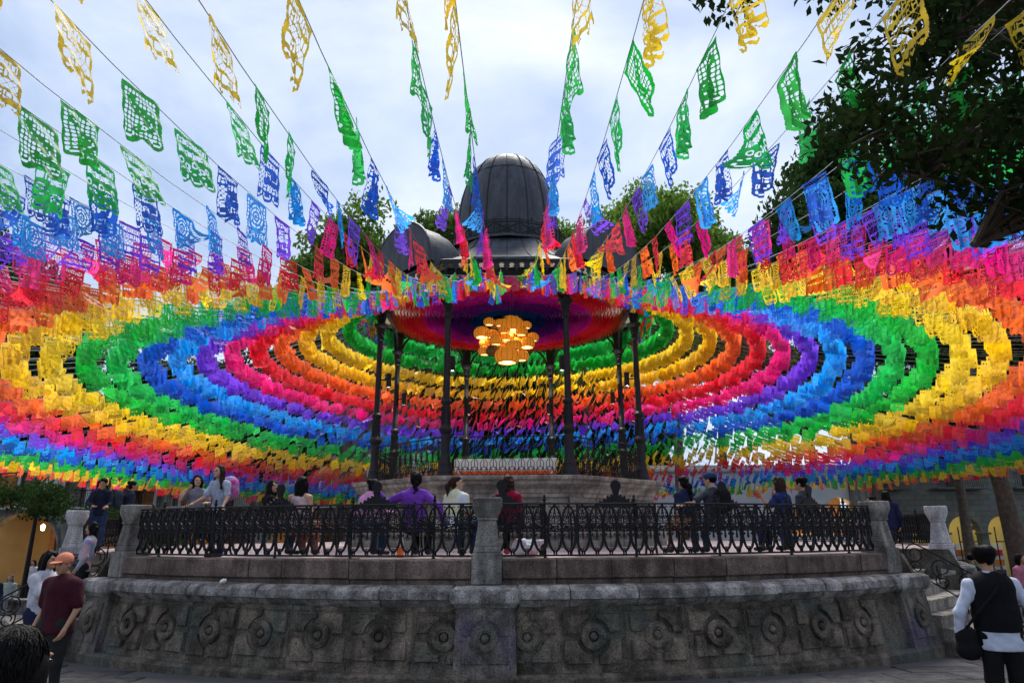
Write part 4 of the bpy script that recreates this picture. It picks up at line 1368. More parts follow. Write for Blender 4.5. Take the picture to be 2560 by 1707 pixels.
# concentric paper fringes under the bandstand ceiling
ceil = empty('paper_ceiling', (CX, CY, 8.58))
tag(ceil, 'rings of blue, purple, magenta and red paper fringe under the bandstand roof', 'ceiling decoration')
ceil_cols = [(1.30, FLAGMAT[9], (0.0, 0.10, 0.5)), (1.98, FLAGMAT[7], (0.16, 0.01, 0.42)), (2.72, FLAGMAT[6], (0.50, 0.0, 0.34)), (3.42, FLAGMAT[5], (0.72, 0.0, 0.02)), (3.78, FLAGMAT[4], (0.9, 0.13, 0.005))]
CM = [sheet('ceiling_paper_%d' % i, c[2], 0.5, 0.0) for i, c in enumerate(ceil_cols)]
r_ = 0.16
while r_ < 3.78:
    ci = next(i for i, c in enumerate(ceil_cols) if r_ < c[0])
    n = max(12, int(2 * math.pi * r_ / 0.085))
    V = []; F = []
    ln_ = 0.14 if r_ < 0.75 else (0.32 if ci < 4 else 0.30)
    for k in range(n):
        a0 = 2 * math.pi * k / n; a1 = 2 * math.pi * (k + 0.93) / n
        dl = frng.uniform(-0.05, 0.05); dr = frng.uniform(-0.02, 0.02)
        b0 = len(V)
        for (a_, z_) in ((a0, 0), (a1, 0), (a1, -ln_ - dl), ((a0 + a1) / 2, -ln_ - dl - 0.035), (a0, -ln_ - dl)):
            rr = r_ + (dr if z_ < 0 else 0)
            V.append((rr * math.sin(a_), -rr * math.cos(a_), z_))
        F.append((b0, b0 + 1, b0 + 2, b0 + 3)); F.append((b0, b0 + 3, b0 + 4, b0 + 4))
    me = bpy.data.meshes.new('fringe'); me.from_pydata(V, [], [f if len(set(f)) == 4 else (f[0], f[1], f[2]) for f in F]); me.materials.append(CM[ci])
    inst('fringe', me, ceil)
    r_ += 0.105

# ------------------------------------------------------------------ lantern cluster
hoop = empty('lantern_hoop', (CX, CY, 8.20))
tag(hoop, 'dark metal hoop hanging over the woven lanterns', 'hoop')
b = MB(); b.tube([(0.68 * math.cos(2 * math.pi * k / 40), 0.68 * math.sin(2 * math.pi * k / 40), 0) for k in range(40)], 0.018, 6, closed=True); b.build('ring', M['iron'], hoop)
b = MB()
for k in range(4):
    a = R(45 + 90 * k); b.tube([(0.68 * math.cos(a), 0.68 * math.sin(a), 0), (0, 0, 0.3)], 0.008, 4)
b.build('hanger', M['iron'], hoop)
b = MB(); b.lathe([(0.0, 0.02), (0.66, 0.0), (0.66, 0.012), (0, 0.03)], 32); b.build('canopy_disc', plain('pale_wood', (0.5, 0.36, 0.28), 0.6), hoop)
def woven(name, strength):
    m, t, bs = nodes_of(name)
    ln = t.links.new
    tcn = t.nodes.new('ShaderNodeTexCoord')
    wv = t.nodes.new('ShaderNodeTexWave'); wv.bands_direction = 'Z'; wv.inputs['Scale'].default_value = 16; wv.inputs['Distortion'].default_value = 2.5; wv.inputs['Detail'].default_value = 3; wv.inputs['Detail Scale'].default_value = 4
    ln(tcn.outputs['Object'], wv.inputs['Vector'])
    rp = t.nodes.new('ShaderNodeValToRGB')
    rp.color_ramp.elements[0].color = (0.60, 0.17, 0.008, 1); rp.color_ramp.elements[1].color = (0.95, 0.36, 0.03, 1)
    ln(wv.outputs['Fac'], rp.inputs['Fac'])
    ln(rp.outputs['Color'], bs.inputs['Base Color']); ln(rp.outputs['Color'], bs.inputs['Emission Color'])
    bs.inputs['Emission Strength'].default_value = strength
    bs.inputs['Roughness'].default_value = 0.7
    return m
M['wicker'] = woven('lit_wicker', 0.135)
M['wicker_off'] = plain('unlit_wicker', (0.36, 0.2, 0.07), 0.7, var=0.35, scale=25)
M['rib'] = plain('wicker_rib', (0.10, 0.04, 0.01), 0.7)
M['bulb'] = glow('warm_bulb', (1.0, 0.66, 0.22), 0.55)
def lantern_meshes(r, h, lit):
    prof = []
    for k in range(11):
        t_ = k / 10
        a = -0.75 + 2.15 * t_
        prof.append((r * math.cos(a) ** 0.8 if math.cos(a) > 0 else 0.05, h * 0.5 * math.sin(a)))
    prof[0] = (r * 0.70, prof[0][1])
    b = MB(); b.lathe(prof, 22); shade = b.mesh('shade', M['wicker'] if lit else M['wicker_off'], 60)
    b = MB()
    for k in range(14):
        a = 2 * math.pi * k / 14
        b.tube([((rr + 0.004) * math.sin(a), -(rr + 0.004) * math.cos(a), z) for rr, z in prof], 0.0055, 4)
    for i in (0, 10):
        b.tube([((prof[i][0] + .004) * math.sin(2 * math.pi * k / 20), -(prof[i][0] + .004) * math.cos(2 * math.pi * k / 20), prof[i][1]) for k in range(20)], 0.010, 4, closed=True)
    ribs = b.mesh('ribs', M['rib'])
    b = MB(); b.lathe([(0.0, prof[0][1] + 0.012), (r * 0.66, prof[0][1] + 0.012)], 18); diff = b.mesh('diffuser', M['bulb'] if lit else M['wicker_off'])
    return shade, ribs, diff, prof
lrng = random.Random(5)
spots = [(-0.02, -0.55, 7.0, 0.34), (0.40, -0.35, 7.05, 0.22), (-0.45, -0.45, 7.2, 0.20), (-0.72, -0.1, 7.28, 0.19), (0.18, -0.62, 7.30, 0.22), (0.60, -0.2, 7.50, 0.22), (-0.36, -0.5, 7.50, 0.19),
         (-0.82, 0.0, 7.9, 0.24), (0.12, -0.4, 8.05, 0.33), (-0.58, -0.4, 8.15, 0.16), (-0.24, -0.5, 8.08, 0.15), (0.58, -0.35, 8.05, 0.15), (0.78, -0.1, 7.72, 0.18), (0.42, -0.42, 7.82, 0.18), (-0.48, -0.2, 7.80, 0.18),
         (-0.72, 0.2, 7.62, 0.18), (-0.05, -0.25, 7.72, 0.20), (0.28, 0.0, 7.55, 0.24), (-0.22, 0.1, 7.42, 0.2), (0.0, 0.35, 7.85, 0.22), (0.5, 0.3, 7.75, 0.22), (-0.4, 0.4, 7.7, 0.2), (-0.18, -0.2, 7.12, 0.2), (-0.10, -0.48, 7.86, 0.17)]
PL = {0: 1, 8: 1, 5: 1, 7: 1, 20: 1, 4: 1}
for i, (x, y, z, r_) in enumerate(spots):
    r_ *= 1.16
    lit = i != 2
    sh, rb, df, prof = lantern_meshes(r_, r_ * 1.55, lit)
    t = empty('woven_lantern', (CX + x, CY + y, z - r_ * 0.6))
    extra = {0: 'largest lit woven lantern at the bottom of the hanging cluster', 2: 'the only unlit brown woven lantern low in the cluster', 8: 'largest lit woven lantern at the top of the hanging cluster',
             7: 'lit woven lantern at the upper left edge of the cluster', 12: 'lit woven lantern at the right edge of the cluster', 1: 'lit woven lantern at the lower right of the cluster'}.get(i)
    tag(t, extra or 'lit golden woven lantern inside the hanging cluster', 'lantern', 'woven lanterns under the bandstand roof')
    off = (0, 0, r_ * 0.6)
    inst('shade', sh, t, off); inst('ribs', rb, t, off); inst('diffuser', df, t, off)
    b = MB(); b.tube([(0, 0, r_ * 0.6 + prof[-1][1] - 0.01), (0, 0, 8.24 - (z - r_ * 0.6))] if z + r_ < 8.2 else [(0, 0, r_), (0, 0, 8.5 - z + r_ * 0.6)], 0.006, 4); b.build('cord', M['iron'], t)
    if i in PL:
        ld = bpy.data.lights.new('lantern_light', 'POINT'); ld.energy = 7; ld.color = (1.0, 0.68, 0.32); ld.shadow_soft_size = 0.1
        lo = bpy.data.objects.new('lantern_light', ld); COL.objects.link(lo); lo.parent = t; lo.location = (0, 0, -0.06)
# ------------------------------------------------------------------ trees
M['bark'] = plain('bark', (0.10, 0.075, 0.055), 0.9, var=0.35, scale=6, bump=0.8, bscale=14)
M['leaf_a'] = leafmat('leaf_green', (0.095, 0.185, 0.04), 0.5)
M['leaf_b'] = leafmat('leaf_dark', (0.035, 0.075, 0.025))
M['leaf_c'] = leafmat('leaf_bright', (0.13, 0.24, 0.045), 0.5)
M['leaf_near'] = leafmat('leaf_near', (0.022, 0.042, 0.016), 0.2)

def leaves(centres, radii, counts, size, seed, flat=0.6, droop=0.3):
    g = np.random.default_rng(seed)
    P = []
    for c, r_, n in zip(centres, radii, counts):
        d = g.normal(size=(n, 3)); d /= np.linalg.norm(d, axis=1)[:, None]
        rad = r_ * g.random(n) ** 0.55
        q = d * rad[:, None]; q[:, 2] *= flat
        P.append(q + np.asarray(c))
    P = np.concatenate(P)
    n = len(P)
    ax = g.normal(size=(n, 3)); ax[:, 2] -= droop; ax /= np.linalg.norm(ax, axis=1)[:, None]
    up = g.normal(size=(n, 3)); up[:, 2] += 0.8
    sd = np.cross(ax, up); sd /= np.linalg.norm(sd, axis=1)[:, None] + 1e-9
    nn = np.cross(sd, ax)
    L_ = size * (0.7 + 0.6 * g.random(n))[:, None]
    Wd = L_ * 0.27
    V = np.stack([P, P + ax * L_ * 0.45 + sd * Wd + nn * Wd * 0.25, P + ax * L_, P + ax * L_ * 0.45 - sd * Wd + nn * Wd * 0.25], 1).reshape(-1, 3)
    F = np.arange(4 * n).reshape(n, 4)
    return V, F

def crown_mesh(seed, nclump, per, size):
    g = np.random.default_rng(seed)
    cs = []; rs = []; ct = []
    for k in range(nclump):
        d = g.normal(size=3); d /= np.linalg.norm(d)
        rad = (0.45 + 0.55 * g.random()) * (0.80 + 0.2 * g.random())
        c = d * rad
        if c[2] < -0.6: c[2] *= 0.5
        cs.append(c); rs.append(0.16 + 0.14 * g.random()); ct.append(int(per * (0.6 + 0.8 * g.random())))
    return cs, leaves(cs, rs, ct, size, seed + 1)
CROWNS = []
for sd, nc, per, sz in ((11, 130, 330, 0.062), (12, 115, 340, 0.066), (13, 150, 300, 0.056)):
    cs, (V, F) = crown_mesh(sd, nc, per, sz)
    CROWNS.append((cs, V, F))
CROWN_ME = {}
def crown(v, mat):
    if v not in CROWN_ME:
        CROWN_ME[v] = np_mesh('crown', CROWNS[v][1], CROWNS[v][2], M[mat], False)
    return CROWN_ME[v]
trng = random.Random(3)
def tree(x, y, rx, z0, z1, var, mat, label, trunk_r=0.3, lean=0.0, group='trees around the plaza'):
    g0 = gz(y)
    t = empty('laurel_tree', (x, y, g0))
    tag(t, label, 'tree', group)
    zc = (z0 + z1) / 2 - g0; hz = (z1 - z0) / 2
    c = inst('crown', crown(var, mat), t, (lean, 0, zc), trng.uniform(0, 6.28), M[mat]); c.scale = (rx, rx, hz)
    b = MB()
    zt = zc - hz * 0.3
    b.tube([(0, 0, -0.2), (lean * 0.1, 0, zt * 0.3), (lean * 0.35 + 0.15, 0.1, zt * 0.65), (lean * 0.8, 0, zt)], [trunk_r * 1.35, trunk_r, trunk_r * 0.85, trunk_r * 0.6], 9)
    b.build('trunk', M['bark'], t, smooth=60)
    b = MB()
    for k in range(7):
        a = 2 * math.pi * k / 7 + trng.uniform(-0.3, 0.3)
        q = Vector((lean + rx * 0.6 * math.cos(a), rx * 0.6 * math.sin(a), zc + hz * trng.uniform(-0.2, 0.6)))
        s0 = Vector((lean * 0.6, 0, zt * 0.8))
        m = s0.lerp(q, 0.5) + Vector((0, 0, -0.08 * hz))
        b.tube([s0, m, q], [trunk_r * 0.5, trunk_r * 0.33, 0.04], 6)
    b.build('limbs', M['bark'], t, smooth=60)
    return t
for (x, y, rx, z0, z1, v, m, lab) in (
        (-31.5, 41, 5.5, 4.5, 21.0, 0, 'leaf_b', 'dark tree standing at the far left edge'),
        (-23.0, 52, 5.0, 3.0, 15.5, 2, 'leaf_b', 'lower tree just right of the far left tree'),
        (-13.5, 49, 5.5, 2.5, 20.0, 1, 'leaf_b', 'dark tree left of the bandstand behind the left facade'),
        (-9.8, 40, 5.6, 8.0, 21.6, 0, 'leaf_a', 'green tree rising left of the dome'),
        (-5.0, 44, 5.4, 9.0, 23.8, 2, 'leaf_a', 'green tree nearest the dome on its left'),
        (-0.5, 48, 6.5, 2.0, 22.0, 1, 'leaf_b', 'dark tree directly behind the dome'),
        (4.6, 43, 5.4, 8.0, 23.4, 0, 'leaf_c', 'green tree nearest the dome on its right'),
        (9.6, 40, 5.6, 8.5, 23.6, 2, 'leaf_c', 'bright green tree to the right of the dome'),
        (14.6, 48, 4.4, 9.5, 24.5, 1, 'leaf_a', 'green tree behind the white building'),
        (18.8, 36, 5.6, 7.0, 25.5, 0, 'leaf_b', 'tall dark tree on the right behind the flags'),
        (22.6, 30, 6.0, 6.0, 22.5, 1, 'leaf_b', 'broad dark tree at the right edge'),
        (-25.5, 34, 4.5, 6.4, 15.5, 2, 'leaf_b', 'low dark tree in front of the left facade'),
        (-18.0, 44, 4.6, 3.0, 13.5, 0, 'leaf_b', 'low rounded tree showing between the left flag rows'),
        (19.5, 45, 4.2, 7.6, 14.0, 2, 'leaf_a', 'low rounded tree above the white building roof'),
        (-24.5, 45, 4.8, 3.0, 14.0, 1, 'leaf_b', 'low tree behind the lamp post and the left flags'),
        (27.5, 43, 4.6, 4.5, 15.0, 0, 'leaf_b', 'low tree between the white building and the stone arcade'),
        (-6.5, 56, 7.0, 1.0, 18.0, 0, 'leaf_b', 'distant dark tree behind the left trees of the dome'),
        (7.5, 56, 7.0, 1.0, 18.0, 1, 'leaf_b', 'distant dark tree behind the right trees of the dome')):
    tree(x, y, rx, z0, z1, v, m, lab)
t = tree(19.6, 27.6, 4.4, 9.5, 18.5, 2, 'leaf_b', 'tree with a leaning bare trunk beside the right arcade', 0.32, -2.2)
# low branch hanging by the lamp post
cs = [(-16.2 + 0.42 * k + trng.uniform(-.4, .4), 21.0 + trng.uniform(-1, 1), 3.05 - 0.008 * k * k + trng.uniform(-0.3, 0.35)) for k in range(16)]
V, F = leaves(cs, [0.6] * 16, [420] * 16, 0.11, 77)
hb = empty('hanging_tree', (-18.5, 21.5, gz(21.5)))
tag(hb, 'dark tree with a low branch hanging over the lamp post', 'tree', 'trees around the plaza')
off = np.array(hb.location)
inst('crown', np_mesh('crown', V - off, F, M['leaf_b'], False), hb)
b = MB(); b.tube([(0, 0, -0.2), (0.1, 0, 1.6), (0.4, 0, 2.8), (1.1, -0.2, 3.6), (2.1, -0.3, 4.1), (3.4, -0.3, 4.2)], [0.32, 0.26, 0.18, 0.10, 0.05, 0.015], 8); b.build('trunk', M['bark'], hb, smooth=60)

# the near tree whose branches hang into the top right corner
near = empty('near_tree', (6.0, 4.6, 0))
tag(near, 'dark leafy branches of a near tree hanging into the top right corner', 'tree')
noff = Vector(near.location)
def ray(px, py, Y):
    tt = R(PITCH); xc = (px - 1280) / 1707; yc = (853.5 - py) / 1707
    fw = math.cos(tt) - yc * math.sin(tt); up = math.sin(tt) + yc * math.cos(tt)
    return Vector((xc * Y / fw, Y, CAM_H + up * Y / fw))
ng = random.Random(19)
tips = []
while len(tips) < 168:
    px = ng.uniform(2040, 2900); py = ng.uniform(-260, 560)
    left = 2050 + 0.55 * abs(py - 330) if py < 330 else 2060 + 0.5 * (py - 330)
    if px < left: continue
    if py > 360 + 190 * min(1, max(0, (px - 2080) / 350)): continue
    if px < 2330 and py < 120 and ng.random() < 0.45: continue
    tips.append(ray(px, py, ng.uniform(3.3, 4.6)))
for (px, py, Y) in ((1825, 5, 4.1), (1790, -25, 4.1), (1850, -40, 4.0), (2060, -30, 4.0), (1930, -60, 4.0), (2140, -20, 3.9)): tips.append(ray(px, py, Y))
hub = Vector((4.6, 4.3, 5.2))
V, F = leaves([tuple(q - noff) for q in tips], [0.23] * len(tips), [52] * len(tips), 0.075, 91, 0.8, 0.5)
inst('crown', np_mesh('crown', V, F, M['leaf_near'], False), near)
b = MB()
mains = [Vector((2.75, 4.1, 4.1)), Vector((2.9, 3.9, 5.0)), Vector((3.0, 4.1, 3.6)), Vector((3.2, 3.9, 5.6)), Vector((2.2, 4.0, 5.6))]
for m in mains:
    b.tube([hub - noff, hub.lerp(m, 0.5) + Vector((0, 0, 0.15)) - noff, m - noff], [0.09, 0.06, 0.03], 6)
for q in tips:
    m = min(mains, key=lambda w_: (w_ - q).length)
    mid = m.lerp(q, 0.55) + Vector((ng.uniform(-.1, .1), ng.uniform(-.1, .1), ng.uniform(0.0, 0.18)))
    b.tube([m - noff, mid - noff, q - noff + Vector((ng.uniform(-.15, .05), 0, -0.12))], [0.018, 0.010, 0.004], 4)
b.build('limbs', M['bark'], near, smooth=60)
b = MB(); b.tube([(0, 0, -0.2), (-0.1, 0, 2.0), (-0.4, -0.1, 3.9), (-1.4, -0.3, 5.2)], [0.34, 0.27, 0.2, 0.1], 10); b.build('trunk', M['bark'], near, smooth=60)

# ------------------------------------------------------------------ buildings round the plaza
M['facade'] = stone('pale_facade', (0.34, 0.32, 0.285), (0.22, 0.205, 0.185), None, 0.1, 0.8, 0.2)
M['white_wall'] = plain('white_wall', (0.56, 0.57, 0.59), 0.8, var=0.07, scale=1.2)
M['wood'] = plain('orange_wood', (0.42, 0.16, 0.035), 0.55, var=0.3, scale=3)
M['warm_wall'] = plain('ochre_wall', (0.50, 0.27, 0.075), 0.8, var=0.1, scale=1)
M['yellow_wall'] = plain('yellow_wall', (0.70, 0.56, 0.20), 0.8, var=0.08, scale=1)
M['dark_door'] = plain('dark_door', (0.035, 0.025, 0.02), 0.5, var=0.3, scale=4)
M['glass'] = plain('dark_glass', (0.03, 0.035, 0.04), 0.12, var=0.1, spec=0.6)
def blockwall(name, c1, c2):
    m, t, bs = nodes_of(name); ln = t.links.new
    g = t.nodes.new('ShaderNodeNewGeometry'); mpn = t.nodes.new('ShaderNodeMapping'); mpn.inputs['Rotation'].default_value = (R(90), 0, 0)
    ln(g.outputs['Position'], mpn.inputs['Vector'])
    br = t.nodes.new('ShaderNodeTexBrick'); br.inputs['Scale'].default_value = 1.0; br.inputs['Brick Width'].default_value = 0.75; br.inputs['Row Height'].default_value = 0.38; br.inputs['Mortar Size'].default_value = 0.015
    br.inputs['Color1'].default_value = (*c1, 1); br.inputs['Color2'].default_value = (*c2, 1); br.inputs['Mortar'].default_value = (c2[0] * .6, c2[1] * .6, c2[2] * .6, 1)
    ln(mpn.outputs['Vector'], br.inputs['Vector'])
    n = t.nodes.new('ShaderNodeTexNoise'); n.inputs['Scale'].default_value = 2.0; n.inputs['Detail'].default_value = 6; ln(g.outputs['Position'], n.inputs['Vector'])
    mx_ = t.nodes.new('ShaderNodeMix'); mx_.data_type = 'RGBA'; mx_.blend_type = 'MULTIPLY'; mx_.inputs[0].default_value = 0.6
    ln(br.outputs['Color'], mx_.inputs[6]); ln(n.outputs['Color'], mx_.inputs[7]); ln(mx_.outputs[2], bs.inputs['Base Color']); bs.inputs['Roughness'].default_value = 0.9
    return m
M['blocks'] = blockwall('greenish_stone_blocks', (0.19, 0.20, 0.17), (0.13, 0.14, 0.12))

def arch_bay(b, x0, x1, z0, zt, cx, r, zs, y0, y1, n=14):
    poly = [(x0, z0), (x0, zt), (x1, zt), (x1, z0), (cx + r, z0), (cx + r, zs)]
    for k in range(1, n): poly.append((cx + r * math.cos(math.pi * k / n), zs + r * math.sin(math.pi * k / n)))
    poly += [(cx - r, zs), (cx - r, z0)]
    b.prism(poly, y0, y1)

def point(parent, loc, e, col, size=0.15):
    ld = bpy.data.lights.new('lamp_light', 'POINT'); ld.energy = e; ld.color = col; ld.shadow_soft_size = size
    o = bpy.data.objects.new('lamp_light', ld); COL.objects.link(o); o.parent = parent; o.location = loc
    return o
lan = MB(); lan.lathe([(0.0, -0.22), (0.09, -0.2), (0.13, 0.1), (0.03, 0.2), (0.0, 0.22)], 8)
M['arc_lamp'] = glow('arcade_lamp', (1.0, 0.83, 0.55), 5.0)
arc_lamp_me = lan.mesh('lamp_glass', M['arc_lamp'])
M['stain'] = plain('balcony_slab', (0.4, 0.38, 0.36), 0.8)

# left: colonial front with arcade, balconies and shuttered doors
LY, LG = 46.0, gz(46)
lb_ = empty('arcade_building', (-19.0, LY, LG))
tag(lb_, 'pale colonial building with lit arcade and wooden balcony doors at the left', 'building')
bw = 6.1
for k in range(5):
    x0 = -15 + bw * k - 0.7
    b = MB(); arch_bay(b, x0, x0 + bw, 0, 5.0, x0 + bw / 2, 2.45, 2.35, -0.35, 0.35); b.build('arcade_bay', M['facade'], lb_)
    b = MB()
    cxx = x0 + bw / 2
    pts = [(cxx + 2.55 * math.cos(math.pi * q / 18), -0.37, 2.35 + 2.55 * math.sin(math.pi * q / 18)) for q in range(19)]
    b.tube(pts, 0.13, 6); b.build('archivolt', M['facade'], lb_, smooth=60)
    b = MB(); b.box((x0, -0.3, 2.3), (1.5, 0.9, 0.16), 0.03); b.build('impost', M['facade'], lb_)
    b = MB(); b.box((x0, -0.38, 8.2), (0.8, 0.2, 6.2), 0.03); b.build('pilaster', M['facade'], lb_)
    for dx in (-1.35, 1.35):
        d = empty('balcony_door', (cxx + dx * 1.1, -0.40, 5.15)); d.parent = lb_
        b = MB(); b.box((0, 0.01, 1.6), (1.7, 0.12, 3.4), 0.02); b.build('door_surround', M['white'], d)
        for s in (-1, 1):
            b = MB(); b.box((s * 0.34, -0.08, 1.5), (0.62, 0.08, 2.9), 0.02)
            for q in range(5): b.box((s * 0.34, -0.13, 0.35 + 0.55 * q), (0.46, 0.04, 0.42), 0.015)
            b.build('shutter', M['wood'] if (k + (dx > 0)) % 2 == 0 else M['white'], d)
        b = MB()
        b.box((0, -0.5, -0.1), (2.3, 1.0, 0.14), 0.02); b.build('balcony_slab', M['stain'], d)
        b = MB()
        for q in range(20): b.tube([(-1.1 + 2.2 * q / 19, -0.95, 0), (-1.1 + 2.2 * q / 19, -0.95, 1.0)], 0.014, 4)
        b.tube([(-1.1, -0.95, 1.0), (1.1, -0.95, 1.0)], 0.025, 5)
        b.build('balcony_rail', M['iron'], d)
    if True:
        l_ = inst('lamp_glass', arc_lamp_me, lb_, (cxx + 0.6 * (k % 2), 1.6, 3.9))
        point(l_, (0, -0.3, -0.3), 22, (1.0, 0.62, 0.25))
b = MB(); b.box((-2.0, 0, 8.3), (32, 0.5, 6.4)); b.build('upper_wall', M['facade'], lb_)
b = MB(); b.box((-2.0, -0.35, 4.95), (32, 0.5, 0.3), 0.05); b.box((-2, -0.4, 11.6), (32, 0.8, 0.5), 0.08); b.build('cornice', M['facade'], lb_)
b = MB(); b.box((-2, 5.0, 2.5), (32, 0.3, 5.2)); b.build('arcade_back_wall', M['warm_wall'], lb_)
b = MB(); b.box((-2, 2.7, 4.95), (32, 5.0, 0.15)); b.build('arcade_ceiling', M['facade'], lb_)
for x in (-12.6, -6.3, 0.0, 6.2):
    b = MB(); b.box((x, 4.8, 2.15), (2.2, 0.12, 4.3), 0.02); b.build('arcade_door', M['dark_door'], lb_)
    b = MB()
    for s in (-1, 1): b.box((x + s * 1.3, 4.76, 2.25), (0.4, 0.2, 4.5), 0.02)
    b.box((x, 4.76, 4.6), (3.0, 0.2, 0.3), 0.02); b.build('door_frame', M['wood'], lb_)

# right: white building with two golden arched windows
WY, WG = 44.0, gz(44)
wb = empty('white_building', (16, WY, WG))
tag(wb, 'low white building with golden lit arched windows behind the right railing', 'building')
b = MB(); b.box((-1.5, 3, 1.55), (14.5, 5.0, 3.1)); b.build('lower_wall', M['white_wall'], wb)
for k in range(7):
    x0 = -8.75 + 2.07 * k
    b = MB()
    if k < 5:
        b.box((x0 + 1.035, 0.8, 5.06), (2.07, 0.6, 3.88)); b.build('upper_bay', M['white_wall'], wb); continue
    arch_bay(b, x0, x0 + 2.07, 3.12, 7.0, x0 + 1.035, 0.88, 4.5, 0.5, 1.1); b.build('upper_bay', M['white_wall'], wb)
    b = MB(); b.tube([(x0 + 1.035 + 0.9 * math.cos(math.pi * q / 14), 0.49, 4.5 + 0.9 * math.sin(math.pi * q / 14)) for q in range(15)], 0.05, 5); b.build('arch_trim', M['white_wall'], wb, smooth=60)
b = MB(); b.box((-1.5, 2.6, 5.0), (14.4, 0.2, 4.0)); b.build('room_back_wall', M['warm_wall'], wb)
b = MB(); b.box((-1.5, 0.8, 7.1), (14.9, 1.4, 0.25), 0.05); b.build('cornice', M['white_wall'], wb)
b = MB(); b.box((-1.5, 3, 7.3), (14.4, 4.4, 0.3)); b.build('flat_roof', M['white_wall'], wb)
for x in (2.6, 4.6): point(wb, (x, 1.5, 3.6), 18, (1.0, 0.6, 0.2))
b = MB(); b.box((6.35, 0.45, 3.5), (1.9, 0.5, 7.2), 0.03); b.build('end_pilaster', M['facade'], wb)

# far right: greenish stone arcade with lit shops
GY, GG = 50.0, gz(50)
sb_ = empty('stone_arcade', (34, GY, GG))
tag(sb_, 'grey green stone building with lit yellow shop arches at the far right', 'building')
for k in range(7):
    x0 = -9.2 + 2.75 * k
    b = MB(); arch_bay(b, x0, x0 + 2.75, 0, 6.2, x0 + 1.375, 1.13, 3.4, -0.3, 0.3); b.build('arcade_bay', M['blocks'], sb_)
    b = MB(); b.box((x0, -0.1, 3.35), (0.75, 0.7, 0.14), 0.02); b.build('impost', M['blocks'], sb_)
    if k % 2 == 0:
        d = empty('balcony_door', (x0 + 1.375, -0.1, 6.5)); d.parent = sb_
        b = MB(); b.box((0, 0, 1.3), (1.2, 0.1, 2.7), 0.02); b.build('dark_shutter', M['dark_door'], d)
        b = MB(); b.box((0, -0.45, -0.08), (3.6, 0.9, 0.12), 0.02); b.build('balcony_slab', M['blocks'], d)
        b = MB()
        for q in range(24): b.tube([(-1.75 + 3.5 * q / 23, -0.85, 0), (-1.75 + 3.5 * q / 23, -0.85, 0.95)], 0.014, 4)
        b.tube([(-1.75, -0.85, 0.95), (1.75, -0.85, 0.95)], 0.025, 5); b.build('balcony_rail', M['iron'], d)
b = MB(); b.box((0.4, 0.2, 9.2), (19.4, 0.5, 6.0)); b.build('upper_wall', M['blocks'], sb_)
b = MB(); b.box((0.4, 4.0, 2.6), (19, 0.2, 5.2)); b.build('shop_back_wall', M['yellow_wall'], sb_)
b = MB(); b.box((0.4, 2.2, 4.95), (19, 4.0, 0.15)); b.build('shop_ceiling', M['white_wall'], sb_)
M['red_poster'] = plain('red_poster', (0.45, 0.02, 0.03), 0.6)
for k, x in enumerate((-4.4, -1.2, 1.6, 4.6)):
    b = MB(); b.box((x, 3.5, 1.3), (1.9, 0.5, 2.6), 0.02); b.build('shop_shelf', M['white_wall'], sb_)
    for q in range(3):
        b = MB(); b.box((x, 3.22, 0.55 + 0.7 * q), (1.7, 0.06, 0.42), 0.01); b.build('shelf_goods', [M['wood'], M['red_poster'], M['dark_door']][(q + k) % 3], sb_)
    point(sb_, (x, 1.4, 4.2), 13, (1.0, 0.86, 0.52))
for x in (-5.6, -2.9, -0.1, 2.6, 5.4):
    b = MB()
    for dx in (-1.0, -0.35, 0.35, 1.0): b.box((x + dx, 2.4, 1.9), (0.06, 0.06, 3.8))
    b.box((x, 2.4, 2.75), (2.1, 0.06, 0.08)); b.build('shop_frame', M['iron'], sb_)
    b = MB(); b.box((x + 0.2, 2.2, 3.75), (1.4, 0.12, 0.35), 0.02); b.build('shop_lintel', M['dark_door'], sb_)
b = MB(); b.box((0.15, 2.1, 2.0), (0.75, 0.04, 1.1)); b.build('poster', M['red_poster'], sb_)
b = MB()
for q in range(4): b.box((0.15, 2.07, 2.35 - 0.22 * q), (0.6 - 0.1 * (q % 2), 0.02, 0.07))
b.build('poster_lines', M['white'], sb_)

# lamp post at the left
lp = empty('street_lamp', (-16.6, 24.5, gz(24.5)))
tag(lp, 'slim black lamp post with yellowish lantern at the left', 'street lamp')
b = MB(); b.tube([(0, 0, 0), (0, 0, 0.3), (0, 0, 0.35), (0, 0, 3.1)], [0.16, 0.14, 0.09, 0.06], 10); b.build('pole', M['iron'], lp)
b = MB(); b.lathe([(0.05, 3.05), (0.16, 3.2), (0.19, 3.34), (0.05, 3.36)], 10); b.build('lamp_bracket', M['iron'], lp)
b = MB(); b.lathe([(0.12, 3.35), (0.2, 3.5), (0.2, 3.62), (0.0, 3.64)], 10); b.build('lamp_glass', plain('amber_glass', (0.55, 0.45, 0.06), 0.3), lp)
b = MB(); b.lathe([(0.25, 3.62), (0.2, 3.7), (0.04, 3.85), (0.0, 3.95)], 10); b.build('lamp_cap', M['iron'], lp)
